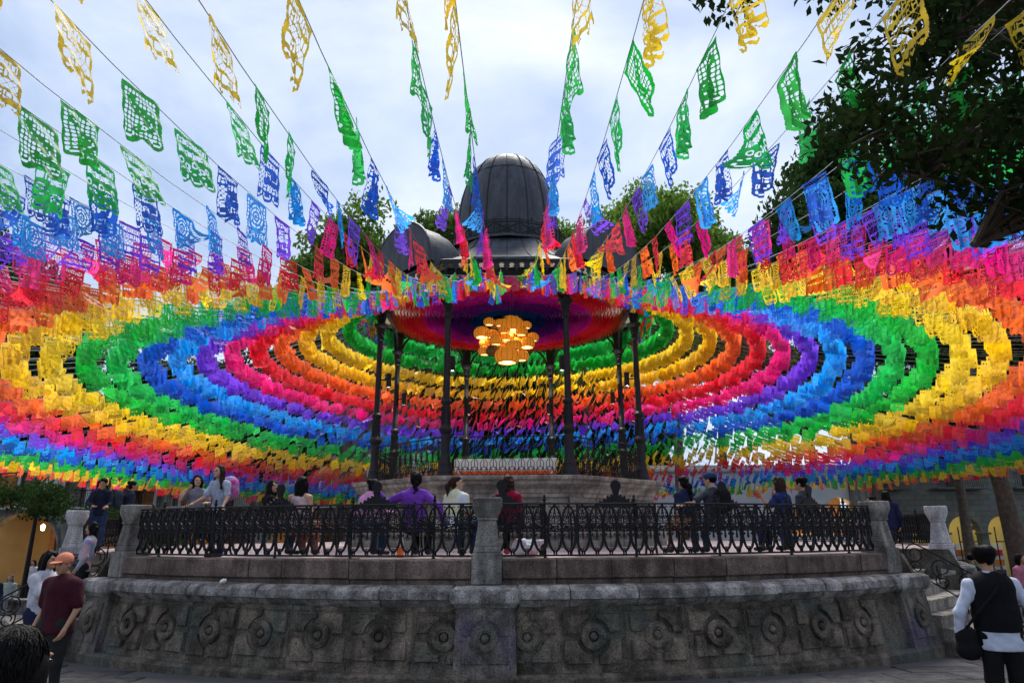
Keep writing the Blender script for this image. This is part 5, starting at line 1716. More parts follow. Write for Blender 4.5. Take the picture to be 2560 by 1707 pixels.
# ------------------------------------------------------------------ people: bodies grown as one continuous surface
class Field:
    def __init__(self, lo, hi, vox):
        self.lo = np.array(lo, float) - 3 * vox; self.vox = vox
        self.n = np.ceil((np.array(hi) + 3 * vox - self.lo) / vox).astype(int) + 1
        self.f = np.full(self.n, 1.0, np.float32)
    def sub(self, lo, hi, m):
        a = np.clip(np.floor((np.array(lo) - m - self.lo) / self.vox).astype(int), 0, self.n - 1)
        b = np.clip(np.ceil((np.array(hi) + m - self.lo) / self.vox).astype(int) + 1, 1, self.n)
        ax = [self.lo[i] + self.vox * np.arange(a[i], b[i]) for i in range(3)]
        X = np.stack(np.meshgrid(*ax, indexing='ij'), -1)
        return (slice(a[0], b[0]), slice(a[1], b[1]), slice(a[2], b[2])), X
    def put(self, sl, d, k, cut=False):
        cur = self.f[sl]
        if cut: self.f[sl] = np.maximum(cur, -d); return
        if k <= 0: self.f[sl] = np.minimum(cur, d); return
        h = np.clip(0.5 + 0.5 * (d - cur) / k, 0, 1)
        self.f[sl] = d * (1 - h) + cur * h - k * h * (1 - h)
    def cone(self, a, b, r1, r2, k=0.03, sq=(1, 1, 1)):
        a = np.array(a, float); b = np.array(b, float); r = max(r1, r2)
        sl, X = self.sub(np.minimum(a, b) - r, np.maximum(a, b) + r, 0.05)
        if X.size == 0: return
        ab = b - a; L2 = float(ab @ ab) + 1e-9
        t = np.clip(((X - a) @ ab) / L2, 0, 1)
        P = X - (a + t[..., None] * ab)
        P = P / np.array(sq)
        d = np.linalg.norm(P, axis=-1) - (r1 + (r2 - r1) * t)
        self.put(sl, d.astype(np.float32), k)
    def ell(self, c, r, k=0.02, rot=None, cut=False):
        c = np.array(c, float); r = np.array(r, float); R_ = float(max(r))
        sl, X = self.sub(c - R_, c + R_, 0.05)
        if X.size == 0: return
        P = X - c
        if rot is not None: P = P @ rot
        q = np.linalg.norm(P / r, axis=-1); g = np.linalg.norm(P / (r * r), axis=-1) + 1e-6
        self.put(sl, (q * (q - 1) / g).astype(np.float32), k, cut)
    def cutbelow(self, z):
        zs = self.lo[2] + self.vox * np.arange(self.n[2])
        self.f = np.maximum(self.f, (z - zs)[None, None, :].astype(np.float32))
    def noise(self, amp, fr, seed):
        g = np.random.default_rng(seed)
        ax = [self.lo[i] + self.vox * np.arange(self.n[i]) for i in range(3)]
        X, Y, Z = np.meshgrid(*ax, indexing='ij', sparse=True)
        for q in range(3):
            w = g.normal(size=3) * fr * (1 + 0.6 * q); p = g.random() * 6.28
            self.f += (amp / (1 + q) * np.sin(w[0] * X + w[1] * Y + w[2] * 0.7 * Z + p + 1.2 * np.sin(fr * 0.5 * Z + p))).astype(np.float32)
    def mesh(self):
        f = self.f; ins = f < 0
        n = np.array(f.shape) - 1
        c = [(0, 0, 0), (1, 0, 0), (0, 1, 0), (1, 1, 0), (0, 0, 1), (1, 0, 1), (0, 1, 1), (1, 1, 1)]
        s = lambda o, A: A[o[0]:o[0] + n[0], o[1]:o[1] + n[1], o[2]:o[2] + n[2]]
        cnt = sum(s(o, ins).astype(np.int8) for o in c)
        act = (cnt > 0) & (cnt < 8)
        I = np.argwhere(act)
        if len(I) == 0: return np.zeros((0, 3)), np.zeros((0, 4), int)
        idm = np.full(n, -1, np.int32); idm[tuple(I.T)] = np.arange(len(I))
        vals = np.stack([f[I[:, 0] + o[0], I[:, 1] + o[1], I[:, 2] + o[2]] for o in c], 1)
        acc = np.zeros((len(I), 3)); w = np.zeros(len(I))
        for a in range(8):
            for b in range(a + 1, 8):
                d = np.array(c[b]) - np.array(c[a])
                if np.abs(d).sum() != 1: continue
                va, vb = vals[:, a], vals[:, b]
                m = (va < 0) != (vb < 0)
                t = np.where(m, va / np.where(va - vb == 0, 1, va - vb), 0)
                acc += m[:, None] * (np.array(c[a]) + t[:, None] * d); w += m
        V = self.lo + self.vox * (I + acc / w[:, None])
        F = []
        for ax in range(3):
            o1 = [0, 0, 0]; o1[ax] = 1
            A = ins[:-1 if ax == 0 else None, :-1 if ax == 1 else None, :-1 if ax == 2 else None]
            B = ins[o1[0]:, o1[1]:, o1[2]:]
            E_ = np.argwhere(A != B)
            u, v = [(1, 2), (2, 0), (0, 1)][ax]
            ok = (E_[:, u] > 0) & (E_[:, v] > 0) & (E_[:, u] < n[u]) & (E_[:, v] < n[v]) & (E_[:, ax] < n[ax])
            E_ = E_[ok]
            flip = A[tuple(E_.T)]
            q = []
            for du, dv in ((-1, -1), (0, -1), (0, 0), (-1, 0)):
                e = E_.copy(); e[:, u] += du; e[:, v] += dv
                q.append(idm[tuple(e.T)])
            q = np.stack(q, 1)
            q[~flip] = q[~flip][:, ::-1]
            F.append(q)
        F = np.concatenate(F)
        return V, F[(F >= 0).all(1)]

def cloth(name, col, rough=0.85, tie=None):
    m, t, b = nodes_of(name); ln = t.links.new
    b.inputs['Roughness'].default_value = rough; b.inputs['Specular IOR Level'].default_value = 0.15
    tcn = t.nodes.new('ShaderNodeTexCoord')
    n = t.nodes.new('ShaderNodeTexNoise'); n.inputs['Scale'].default_value = 5.0 if tie else 14.0; n.inputs['Detail'].default_value = 4
    ln(tcn.outputs['Object'], n.inputs['Vector'])
    r_ = t.nodes.new('ShaderNodeValToRGB')
    if tie:
        els = r_.color_ramp.elements
        while len(els) < len(tie): els.new(0.5)
        for i, c in enumerate(tie): els[i].position = 0.32 + 0.36 * i / (len(tie) - 1); els[i].color = (*c, 1)
    else:
        r_.color_ramp.elements[0].position = 0.3; r_.color_ramp.elements[0].color = (*[c * 0.8 for c in col], 1)
        r_.color_ramp.elements[1].position = 0.7; r_.color_ramp.elements[1].color = (*[min(1, c * 1.15) for c in col], 1)
    ln(n.outputs['Fac'], r_.inputs['Fac']); ln(r_.outputs['Color'], b.inputs['Base Color'])
    n2 = t.nodes.new('ShaderNodeTexNoise'); n2.inputs['Scale'].default_value = 30; n2.inputs['Detail'].default_value = 3
    ln(tcn.outputs['Object'], n2.inputs['Vector'])
    bp2 = t.nodes.new('ShaderNodeBump'); bp2.inputs['Strength'].default_value = 0.25; bp2.inputs['Distance'].default_value = 0.01
    ln(n2.outputs['Fac'], bp2.inputs['Height']); ln(bp2.outputs['Normal'], b.inputs['Normal'])
    return m
def skin(name, col):
    m, t, b = nodes_of(name)
    b.inputs['Base Color'].default_value = (*col, 1); b.inputs['Roughness'].default_value = 0.5
    b.inputs['Subsurface Weight'].default_value = 0.08; b.inputs['Subsurface Radius'].default_value = (0.02, 0.008, 0.004)
    b.inputs['Specular IOR Level'].default_value = 0.3
    return m
def hairm(name, col):
    m, t, b = nodes_of(name); ln = t.links.new
    b.inputs['Roughness'].default_value = 0.55; b.inputs['Specular IOR Level'].default_value = 0.10
    tcn = t.nodes.new('ShaderNodeTexCoord'); mp_ = t.nodes.new('ShaderNodeMapping'); mp_.inputs['Scale'].default_value = (90, 90, 5)
    n = t.nodes.new('ShaderNodeTexNoise'); n.inputs['Scale'].default_value = 1.0; n.inputs['Detail'].default_value = 3
    ln(tcn.outputs['Object'], mp_.inputs['Vector']); ln(mp_.outputs['Vector'], n.inputs['Vector'])
    r_ = t.nodes.new('ShaderNodeValToRGB'); r_.color_ramp.elements[0].color = (*[c * .45 for c in col], 1); r_.color_ramp.elements[1].color = (*[c * 1.8 for c in col], 1)
    ln(n.outputs['Fac'], r_.inputs['Fac']); ln(r_.outputs['Color'], b.inputs['Base Color'])
    bp2 = t.nodes.new('ShaderNodeBump'); bp2.inputs['Strength'].default_value = 0.6; bp2.inputs['Distance'].default_value = 0.01
    ln(n.outputs['Fac'], bp2.inputs['Height']); ln(bp2.outputs['Normal'], b.inputs['Normal'])
    return m
SK = {'a': skin('skin_tan', (0.42, 0.235, 0.145)), 'b': skin('skin_light', (0.50, 0.30, 0.20)), 'c': skin('skin_brown', (0.27, 0.14, 0.08))}
HR = {'black': hairm('black_hair', (0.004, 0.0035, 0.0035)), 'brown': hairm('brown_hair', (0.028, 0.014, 0.010)), 'grey': hairm('grey_hair', (0.16, 0.15, 0.14))}
M['eye'] = plain('dark_eye', (0.01, 0.008, 0.008), 0.2)
M['lip'] = plain('lip', (0.30, 0.08, 0.07), 0.5)
M['shoe'] = plain('dark_shoe', (0.03, 0.03, 0.035), 0.6)
CLO = {}
def cl(col, tie=None, key=None):
    k = key or tuple(col)
    if k not in CLO: CLO[k] = cloth('cloth_%d' % len(CLO), col, 0.85, tie)
    return CLO[k]

def person(label, loc, face, h=1.65, pose='stand', lean=0.0, side=0.0, arms=None, turn=0.0, nod=0.0, top=(0.3, 0.3, 0.3), sleeve=0.5, bottom=(0.03, 0.035, 0.06), hair='long', hcol='black',
           sk='a', vox=0.013, girth=1.0, group=None, legs=None, tie=None, shoes=None, straps=False, cap=None, shirt_hem=-0.08, vest=None, fine=True, hairlen=0.42, wide=1.0, shorts=False, collar=None, hnoise=0.006, loose=0.0):
    """face: heading in degrees, 0 = looking away from the camera (+y), 180 = towards it"""
    s = h / 1.68
    root = empty('person', loc, R(-face))
    tag(root, label, 'person', group)
    V3 = lambda x, y, z: np.array((x, y, z), float)
    hip_z = (0.90 if pose == 'stand' else 0.50) * s if pose != 'perch' else 0.86 * s
    if pose == 'sit': hip_z = 0.50
    pel = V3(0, 0, hip_z)
    sp = math.sin(lean); cp = math.cos(lean); ss = math.sin(side)
    def up(d, f=0.0, x=0.0): return pel + V3(x * s + d * s * ss, f * s + d * s * sp, d * s * cp)
    waist, chest, neck = up(0.16), up(0.34, 0.005), up(0.51, -0.005)
    hd = up(0.66, 0.02 + 0.02)
    shl, shr = up(0.425, 0, -0.165 * wide), up(0.425, 0, 0.165 * wide)
    arms = arms or {}
    def arm(key, sh, sx):
        e, w = arms.get(key, ((sx * 0.06, -0.02, -0.27), (sx * 0.05, 0.10, -0.48)))
        return sh + s * np.array(e), sh + s * np.array(w)
    el, wl = arm('l', shl, -1); er, wr = arm('r', shr, 1)
    legs = legs or {}
    def leg(key, sx):
        hp = pel + V3(sx * 0.085 * s, 0, -0.02 * s)
        if key in legs: k_, a_ = legs[key]; k_ = pel + s * np.array(k_); a_ = pel + s * np.array(a_)
        elif pose == 'sit':
            k_ = V3(sx * 0.11, 0.42 * s, 0.50); a_ = V3(sx * 0.11, 0.40 * s, 0.09)
        else:
            k_ = V3(sx * 0.10 * s, 0.02 * s, 0.48 * s); a_ = V3(sx * 0.10 * s, -0.02 * s, 0.08 * s)
        return hp, k_, a_
    hpl, kl, al = leg('l', -1); hpr, kr, ar = leg('r', 1)
    G = girth
    allp = np.array([pel, chest, neck, hd, shl, shr, el, er, wl, wr, kl, kr, al, ar])
    lo = allp.min(0) - 0.24; hi = allp.max(0) + 0.26
    toe = 0.15 * s
    # ---- body
    F1 = Field(lo, hi, vox)
    F1.cone(pel + V3(0, 0, -.02), waist, 0.115 * s * G, 0.10 * s * G, 0.05, (1.2, 0.85, 1))
    F1.cone(waist, chest, 0.10 * s * G, 0.115 * s * G, 0.05, (1.2, 0.85, 1))
    nb = up(0.475)
    F1.cone(nb, shl, 0.06 * s, 0.05 * s, 0.06); F1.cone(nb, shr, 0.06 * s, 0.05 * s, 0.06)
    F1.cone(neck - V3(0, 0, .06 * s), hd - V3(0, .01, .03 * s), 0.05 * s, 0.045 * s, 0.03)
    for (sh, e, w) in ((shl, el, wl), (shr, er, wr)):
        F1.cone(sh, e, 0.046 * s * G, 0.036 * s, 0.03); F1.cone(e, w, 0.036 * s, 0.024 * s, 0.02)
    for (hp, k_, a_) in ((hpl, kl, al), (hpr, kr, ar)):
        F1.cone(hp, k_, 0.085 * s * G, 0.055 * s, 0.04); F1.cone(k_, a_, 0.055 * s, 0.036 * s, 0.03)
    if not fine:
        F1.ell(hd, (0.072 * s, 0.09 * s, 0.108 * s), 0.02)
        for w, e in ((wl, el), (wr, er)):
            d = (w - e) / np.linalg.norm(w - e); F1.cone(w, w + d * 0.09 * s, 0.026 * s, 0.018 * s, 0.015)
    VV, FF = F1.mesh()
    parts = [(VV, FF)]
    ct, st = math.cos(R(turn)), math.sin(R(turn)); cn, sn = math.cos(nod), math.sin(nod)
    Rh = np.array([[ct, st, 0], [-st, ct, 0], [0, 0, 1]]) @ np.array([[1, 0, 0], [0, cn, sn], [0, -sn, cn]])
    def hp_(x, y, z): return hd + Rh @ (s * np.array((x, y, z)))
    if fine:
        Fh = Field(hd - 0.17 * s, hd + 0.17 * s, 0.0065 if vox < 0.012 else 0.0075)
        Fh.ell(hp_(0, -0.012, 0.025), (0.073 * s, 0.088 * s, 0.086 * s), 0.02, Rh)
        Fh.ell(hp_(0, 0.022, -0.035), (0.058 * s, 0.066 * s, 0.075 * s), 0.03, Rh)
        Fh.cone(hp_(0, 0.078, 0.012), hp_(0, 0.098, -0.022), 0.009 * s, 0.014 * s, 0.012)
        Fh.ell(hp_(0, 0.068, -0.088), (0.022 * s, 0.018 * s, 0.018 * s), 0.02, Rh)
        for sx in (-1, 1):
            Fh.ell(hp_(sx * 0.03, 0.088, 0.012), (0.017 * s, 0.014 * s, 0.012 * s), 0, Rh, True)
            Fh.ell(hp_(sx * 0.03, 0.072, 0.032), (0.022 * s, 0.014 * s, 0.008 * s), 0.012, Rh)
            Fh.ell(hp_(sx * 0.076, -0.005, -0.008), (0.010 * s, 0.02 * s, 0.03 * s), 0.006, Rh)
        Fh.cone(hp_(0, -0.012, -0.06), neck + V3(0, 0, 0.0), 0.047 * s, 0.047 * s, 0.02)
        parts.append(Fh.mesh())
        # hands with five bent fingers
        for (w, e, sx) in ((wl, el, -1), (wr, er, 1)):
            d = (w - e) / np.linalg.norm(w - e)
            sd = np.cross(d, V3(0, 0, 1)); sd = sd / np.linalg.norm(sd) if np.linalg.norm(sd) > 0.2 else V3(0, 1, 0) * 1.0
            nn = np.cross(sd, d) * sx
            if abs(d[2]) > 0.8: sd, nn = V3(0, 1, 0), V3(-sx, 0, 0) * 1.0
            Hf = Field(w - 0.2 * s, w + 0.2 * s, 0.0062)
            Hf.cone(w - d * 0.03 * s, w + d * 0.02 * s, 0.024 * s, 0.026 * s, 0.012)
            for q in (-1, 0, 1): Hf.cone(w + d * 0.02 * s + sd * q * 0.012 * s, w + d * 0.082 * s + sd * q * 0.026 * s, 0.017 * s, 0.013 * s, 0.012)
            for q, ln_ in enumerate((0.062, 0.074, 0.07, 0.054)):
                b0 = w + d * 0.082 * s + sd * (q - 1.5) * 0.0195 * s
                b1 = b0 + (d * 0.88 + nn * 0.35) * ln_ * 0.55 * s + sd * (q - 1.5) * 0.004 * s
                b2 = b1 + (d * 0.6 + nn * 0.75) * ln_ * 0.5 * s
                Hf.cone(b0, b1, 0.0088 * s, 0.008 * s, 0.003); Hf.cone(b1, b2, 0.008 * s, 0.0068 * s, 0.003)
            t0 = w + d * 0.025 * s - sd * 0.026 * s; t1 = t0 + d * 0.035 * s - sd * 0.026 * s + nn * 0.012 * s; t2 = t1 + d * 0.03 * s - sd * 0.006 * s + nn * 0.01 * s
            Hf.cone(t0, t1, 0.0125 * s, 0.010 * s, 0.008); Hf.cone(t1, t2, 0.010 * s, 0.008 * s, 0.004)
            parts.append(Hf.mesh())
    off = 0; Vs = []; Fs = []
    for v_, f_ in parts:
        Vs.append(v_); Fs.append(f_ + off); off += len(v_)
    inst('body', np_mesh('body', np.concatenate(Vs), np.concatenate(Fs), SK[sk]), root)
    if fine:
        for sx in (-1, 1):
            b = MB(); c_ = hp_(sx * 0.03, 0.0795, 0.012)
            b.lathe([(0.0, -0.007), (0.010, -0.004), (0.012, 0), (0.010, 0.004), (0.0, 0.007)], 8, c=tuple(c_)); b.build('eye', M['eye'], root, smooth=60)
        Fl = Field(hp_(0, .086, -.052) - 0.04, hp_(0, .086, -.052) + 0.04, 0.004)
        Fl.ell(hp_(0, 0.079, -0.051), (0.021 * s, 0.012 * s, 0.007 * s), 0, Rh)
        v_, f_ = Fl.mesh(); inst('lips', np_mesh('lips', v_, f_, M['lip']), root)
    # ---- clothes
    seed = abs(hash(label)) % 1000 if False else sum(map(ord, label)) % 1000
    lo2 = lo; hi2 = hi
    Ft = Field(lo2, hi2, vox); gw = 0.016 + loose; ga = 0.0145
    Ft.cone(pel + V3(0, 0, shirt_hem * s), waist, (0.122 + gw) * s * G, (0.106 + gw) * s * G, 0.04, (1.22, 0.9, 1))
    Ft.cone(waist, chest + V3(0, 0, .02 * s), (0.106 + gw) * s * G, (0.118 + gw) * s * G, 0.05, (1.22, 0.88, 1))
    if not straps:
        Ft.cone(nb, shl, 0.072 * s, 0.060 * s, 0.06); Ft.cone(nb, shr, 0.072 * s, 0.060 * s, 0.06)
        Ft.cone(neck - V3(0, 0, .07 * s), neck - V3(0, 0, .02 * s), 0.075 * s, 0.058 * s, 0.03)
        for (sh, e, w) in ((shl, el, wl), (shr, er, wr)):
            if sleeve <= 0.5:
                Ft.cone(sh, sh + (e - sh) * (sleeve / 0.5) * 0.75, (0.05 + ga) * s * max(1, G), (0.048 + ga) * s * max(1, G * 0.95), 0.03)
            else:
                Ft.cone(sh, e, (0.046 + ga) * s * max(1, G), (0.038 + ga) * s, 0.03); Ft.cone(e, e + (w - e) * min(1, (sleeve - 0.5) * 2), (0.038 + ga) * s, (0.025 + ga) * s, 0.02)
    else:
        for sx in (-1, 1): Ft.cone(chest + V3(sx * 0.08 * s, -0.07 * s, 0.06 * s), neck + V3(sx * 0.07 * s, 0, -0.01), 0.012, 0.012, 0.01)
    Ft.noise(0.0055, 19, seed)
    Ft.cutbelow(pel[2] + (shirt_hem - 0.03) * s)
    v_, f_ = Ft.mesh(); inst('shirt', np_mesh('shirt', v_, f_, cl(top, tie)), root)
    if vest is not None:
        Fv = Field(lo2, hi2, vox); gv = gw + 0.014
        Fv.cone(pel + V3(0, 0, 0.04 * s), waist, (0.118 + gv) * s * G, (0.108 + gv) * s * G, 0.04, (1.22, 0.92, 1))
        Fv.cone(waist, chest + V3(0, 0, .05 * s), (0.108 + gv) * s * G, (0.118 + gv) * s * G, 0.05, (1.22, 0.9, 1))
        Fv.cone(shl * 0.55 + shr * 0.45 + V3(-.045 * s, 0, 0), shl * 0.45 + shr * 0.55 + V3(.045 * s, 0, 0), (0.06 + gv) * s, (0.06 + gv) * s, 0.06)
        Fv.noise(0.003, 14, seed + 3)
        Fv.cutbelow(pel[2] + 0.015 * s)
        v_, f_ = Fv.mesh(); inst('vest', np_mesh('vest', v_, f_, cl(vest)), root)
    Fp = Field(lo2, hi2, vox)
    Fp.cone(pel + V3(0, 0, -.03 * s), pel + V3(0, 0, 0.06 * s), (0.12 + 0.010) * s * G, (0.11 + 0.008) * s * G, 0.04, (1.2, 0.88, 1))
    for (hp, k_, a_) in ((hpl, kl, al), (hpr, kr, ar)):
        if shorts: Fp.cone(hp, hp + (k_ - hp) * 0.8, 0.102 * s * G, 0.085 * s, 0.04)
        else: Fp.cone(hp, k_, 0.100 * s * G, 0.070 * s, 0.04); Fp.cone(k_, a_ + (k_ - a_) * 0.06, 0.070 * s, 0.056 * s, 0.03)
    Fp.noise(0.005, 17, seed + 1)
    v_, f_ = Fp.mesh(); inst('trousers', np_mesh('trousers', v_, f_, cl(bottom)), root)
    for a_ in (al, ar):
        Fs_ = Field(a_ - V3(.1, .12, .12), a_ + V3(.1, .26, .1), 0.010)
        Fs_.cone(a_ + V3(0, -0.02, -0.03), a_ + V3(0, toe * 0.9, -0.045), 0.045 * s, 0.038 * s, 0.02, (1, 1, 0.9)); Fs_.cone(a_ + V3(0, -0.01, 0.0), a_ + V3(0, 0, -0.03), 0.042 * s, 0.045 * s, 0.02)
        v_, f_ = Fs_.mesh(); inst('shoe', np_mesh('shoe', v_, f_, cl(shoes) if shoes else M['shoe']), root)
    # ---- hair
    hv = 0.0085 if fine else 0.014
    Hh = Field(hd - V3(.26, .30, .85 if hair in ('long', 'curly') else .55) * s, hd + V3(.26, .26, .24) * s, hv)
    Hh.ell(hp_(0, -0.022, 0.035), (0.087 * s, 0.097 * s, 0.092 * s), 0.02, Rh)
    if hair in ('long', 'curly', 'ponytail', 'bun', 'bob'):
        Hh.ell(hp_(0, -0.05, -0.02), (0.082 * s, 0.072 * s, 0.085 * s), 0.03, Rh)
    if hair in ('long', 'curly', 'bob'):
        ln_ = hairlen if hair != 'bob' else 0.17
        nk = hp_(0, -0.065, -0.05); bt = np.array(nk) + V3(0, -0.05 * s, -ln_ * s) + V3(-(chest - neck)[0], -(chest - neck)[1], 0) * -0.6
        Hh.cone(nk, bt, 0.085 * s, 0.055 * s, 0.04, (1.15, 0.62, 1))
        for sx in (-1, 1):
            p0 = hp_(sx * 0.07, -0.01, 0.0); p1 = np.array(p0) + V3(sx * 0.02, -0.02, -ln_ * 0.75) * s
            Hh.cone(p0, p1, 0.036 * s, 0.03 * s, 0.03, (1, 0.9, 1))
        if hair == 'curly':
            for q in range(10):
                an = q * 0.7; Hh.ell(np.array(nk) + V3(0.10 * math.sin(an * 2), -0.03 + 0.03 * math.cos(an), -ln_ * q / 10) * s, (0.06 * s,) * 3, 0.04)
    if hair == 'ponytail':
        p0 = hp_(0, -0.115, 0.03); p1 = hp_(0, -0.16, -0.06); p2 = np.array(p1) + V3(0.01, -0.01, -hairlen * 0.6) * s
        Hh.cone(p0, p1, 0.03 * s, 0.042 * s, 0.02); Hh.cone(p1, p2, 0.042 * s, 0.02 * s, 0.03)
    if hair == 'bun': Hh.ell(hp_(0, -0.105, 0.075), (0.05 * s,) * 3, 0.015)
    if hair == 'braid':
        Hh.ell(hp_(0, -0.05, -0.01), (0.085 * s, 0.075 * s, 0.09 * s), 0.03, Rh)
        p0 = np.array(hp_(0, -0.09, -0.06))
        for q in range(9): Hh.ell(p0 + V3(0.012 * (-1) ** q, -0.035 - 0.004 * q, -0.05 * q) * s, (0.036 * s * (1 - 0.05 * q),) * 3, 0.012)
    if hair == 'puff':
        for q in range(9):
            an = 2 * math.pi * q / 9; Hh.ell(hp_(0.05 * math.sin(an), -0.03 + 0.05 * math.cos(an), 0.075), (0.058 * s,) * 3, 0.012)
    # keep the face free
    Hh.ell(hp_(0, 0.105, -0.045), (0.075 * s, 0.095 * s, 0.105 * s), 0, Rh, True)
    if hair in ('short', 'puff', 'bun', 'ponytail'): Hh.ell(hp_(0, 0.06, -0.12), (0.12 * s, 0.11 * s, 0.10 * s), 0, Rh, True)
    if hair in ('long', 'curly', 'bob', 'ponytail', 'puff', 'braid'): Hh.noise(hnoise, 45 if hair != 'curly' else 60, seed + 2)
    v_, f_ = Hh.mesh(); inst('hair', np_mesh('hair', v_, f_, HR[hcol]), root)
    if cap is not None:
        Fc = Field(hd - 0.2 * s, hd + 0.25 * s, 0.008)
        Fc.ell(hp_(0, -0.015, 0.055), (0.092 * s, 0.105 * s, 0.085 * s), 0.01, Rh)
        Fc.ell(hp_(0, -0.01, -0.06), (0.13 * s, 0.14 * s, 0.092 * s), 0, Rh, True)
        Fc.ell(hp_(0, 0.115, 0.045), (0.068 * s, 0.075 * s, 0.011 * s), 0.008, Rh)
        v_, f_ = Fc.mesh(); inst('cap', np_mesh('cap', v_, f_, cl(cap)), root)
    return root

def backpack(root, loc, col, size=(0.28, 0.15, 0.38), tie=None, name='backpack'):
    Fb = Field(np.array(loc) - 0.3, np.array(loc) + 0.3, 0.012)
    Fb.ell(np.array(loc), (size[0] / 2 * 1.1, size[1] / 2 * 1.2, size[2] / 2 * 1.1), 0.02)
    Fb.cone(np.array(loc) + np.array((-size[0] * .25, 0, -size[2] * .25)), np.array(loc) + np.array((size[0] * .25, 0, -size[2] * .25)), size[1] * .5, size[1] * .5, 0.05)
    Fb.cone(np.array(loc) + np.array((-size[0] * .2, 0, size[2] * .2)), np.array(loc) + np.array((size[0] * .2, 0, size[2] * .2)), size[1] * .42, size[1] * .42, 0.05)
    v_, f_ = Fb.mesh(); o = inst(name, np_mesh(name, v_, f_, cl(col, tie)), root)
    return o

BZ = FLOOR_Z + 0.012
def seat(px, da=0.0, rr=9.72): return pol(rr, az_at(px, rr) + da, BZ)
def heading(px, rr=9.72): return az_at(px, rr)    # facing the bandstand
SITG = None
def sitter(px, label, dface=0.0, rr=9.70, **kw):
    p = seat(px, 0, rr)
    a = az_at(px, rr)
    # heading towards the centre, face 0 = +y
    return person(label, p, -a * 1.0 + dface, pose='sit', **kw)

NAVY, JEAN, BLACK = (0.012, 0.02, 0.06), (0.035, 0.06, 0.12), (0.008, 0.008, 0.01)
# seated row along the railing, left to right
person('girl with black hair in grey tee perched beside the taller girl, looking back', pol(10.35, az_at(476, 10.35), BZ + 0.20), 150, 1.36, 'sit', lean=0.05, arms={'l': ((-0.10, 0.06, -0.22), (-0.02, 0.26, -0.22)), 'r': ((0.12, 0.10, -0.16), (0.02, 0.22, 0.02))}, turn=-5, top=(0.22, 0.22, 0.26), bottom=BLACK, hair='long', sk='b', hairlen=0.36)
g2 = person('girl in light blue tee with pink backpack leaning on the railing, looking back', pol(10.45, az_at(540, 10.45), BZ), 200, 1.46, 'stand', lean=0.22, side=-0.08, arms={'l': ((-0.10, 0.06, -0.25), (-0.16, 0.22, -0.42)), 'r': ((0.02, 0.15, -0.24), (0.12, 0.32, -0.36))}, turn=8, top=(0.34, 0.40, 0.50), bottom=NAVY, hair='long', hcol='brown', sk='b', hairlen=0.40)
backpack(g2, (-0.02, -0.16, 1.10), (0.6, 0.05, 0.25), (0.30, 0.2, 0.36), tie=((0.55, 0.02, 0.2), (0.7, 0.05, 0.3), (0.3, 0.3, 0.5), (0.65, 0.03, 0.25)))
sitter(664, 'woman with long curly black hair in black top, face turned right', 40, h=1.64, turn=55, top=BLACK, sleeve=0.4, bottom=JEAN, hair='curly', sk='b', hairlen=0.5)
sitter(742, 'woman with long dark wavy hair and bare shoulders seen from behind', -10, h=1.72, straps=True, top=(0.55, 0.4, 0.42), bottom=(0.25, 0.10, 0.08), hair='long', hcol='black', sk='b', hairlen=0.52)
sitter(893, 'woman in pink sweater leaning forward with hair tied up', 30, h=1.62, lean=0.30, side=0.15, turn=35, top=(0.62, 0.27, 0.50), sleeve=1.0, bottom=JEAN, hair='bun', hcol='black', sk='a', arms={'l': ((-0.04, 0.12, -0.24), (0.0, 0.36, -0.30)), 'r': ((0.05, 0.16, -0.22), (0.06, 0.40, -0.24))})
sitter(1030, 'woman in purple sweater with arms spread and a long dark braid', 4, h=1.76, top=(0.17, 0.045, 0.40), sleeve=1.0, bottom=BLACK, hair='braid', hcol='black', sk='a', girth=1.12, wide=1.12, turn=-30, arms={'l': ((-0.26, -0.03, -0.13), (-0.36, -0.05, 0.02)), 'r': ((0.24, -0.03, -0.18), (0.28, 0.05, -0.40))})
sitter(1136, 'girl in pale tie dye tee with a short ponytail, seen in profile', 20, h=1.60, turn=62, top=(0.6, 0.66, 0.7), tie=((0.62, 0.66, 0.75), (0.7, 0.72, 0.72), (0.62, 0.64, 0.30), (0.55, 0.66, 0.75)), bottom=(0.03, 0.06, 0.16), hair='ponytail', hcol='brown', sk='b', hairlen=0.3)
sitter(1268, 'girl with brown bob in dark red top behind the centre pedestal', 12, h=1.62, turn=10, top=(0.30, 0.01, 0.045), sleeve=0.9, bottom=BLACK, hair='bob', hcol='brown', sk='a', shoes=(0.55, 0.08, 0.12))
sitter(1722, 'woman with dark ponytail in navy top, left of the man in blue cap', -6, h=1.66, lean=0.08, top=NAVY, sleeve=0.45, bottom=(0.3, 0.15, 0.09), hair='ponytail', hcol='black', sk='a', hairlen=0.55, shorts=True)
mc = sitter(1786, 'man in blue cap and grey tee with his arm around the woman beside him', 0, h=1.78, turn=-30, top=(0.055, 0.06, 0.085), sleeve=0.5, bottom=JEAN, hair='short', sk='b', cap=(0.02, 0.05, 0.12), wide=1.08, arms={'l': ((-0.24, -0.05, -0.13), (-0.48, -0.10, -0.16)), 'r': ((0.08, 0.0, -0.27), (0.05, 0.25, -0.32))})
backpack(mc, (0.05, -0.19, 0.86), BLACK, (0.3, 0.16, 0.42))
sitter(1960, 'woman with very long straight hair in navy top raising her left hand', -8, h=1.72, top=(0.015, 0.03, 0.11), sleeve=0.45, bottom=NAVY, hair='long', hcol='brown', sk='a', hairlen=0.60, arms={'l': ((-0.14, 0.10, -0.20), (-0.16, 0.20, 0.06)), 'r': ((0.08, 0.0, -0.27), (0.05, 0.2, -0.4))})
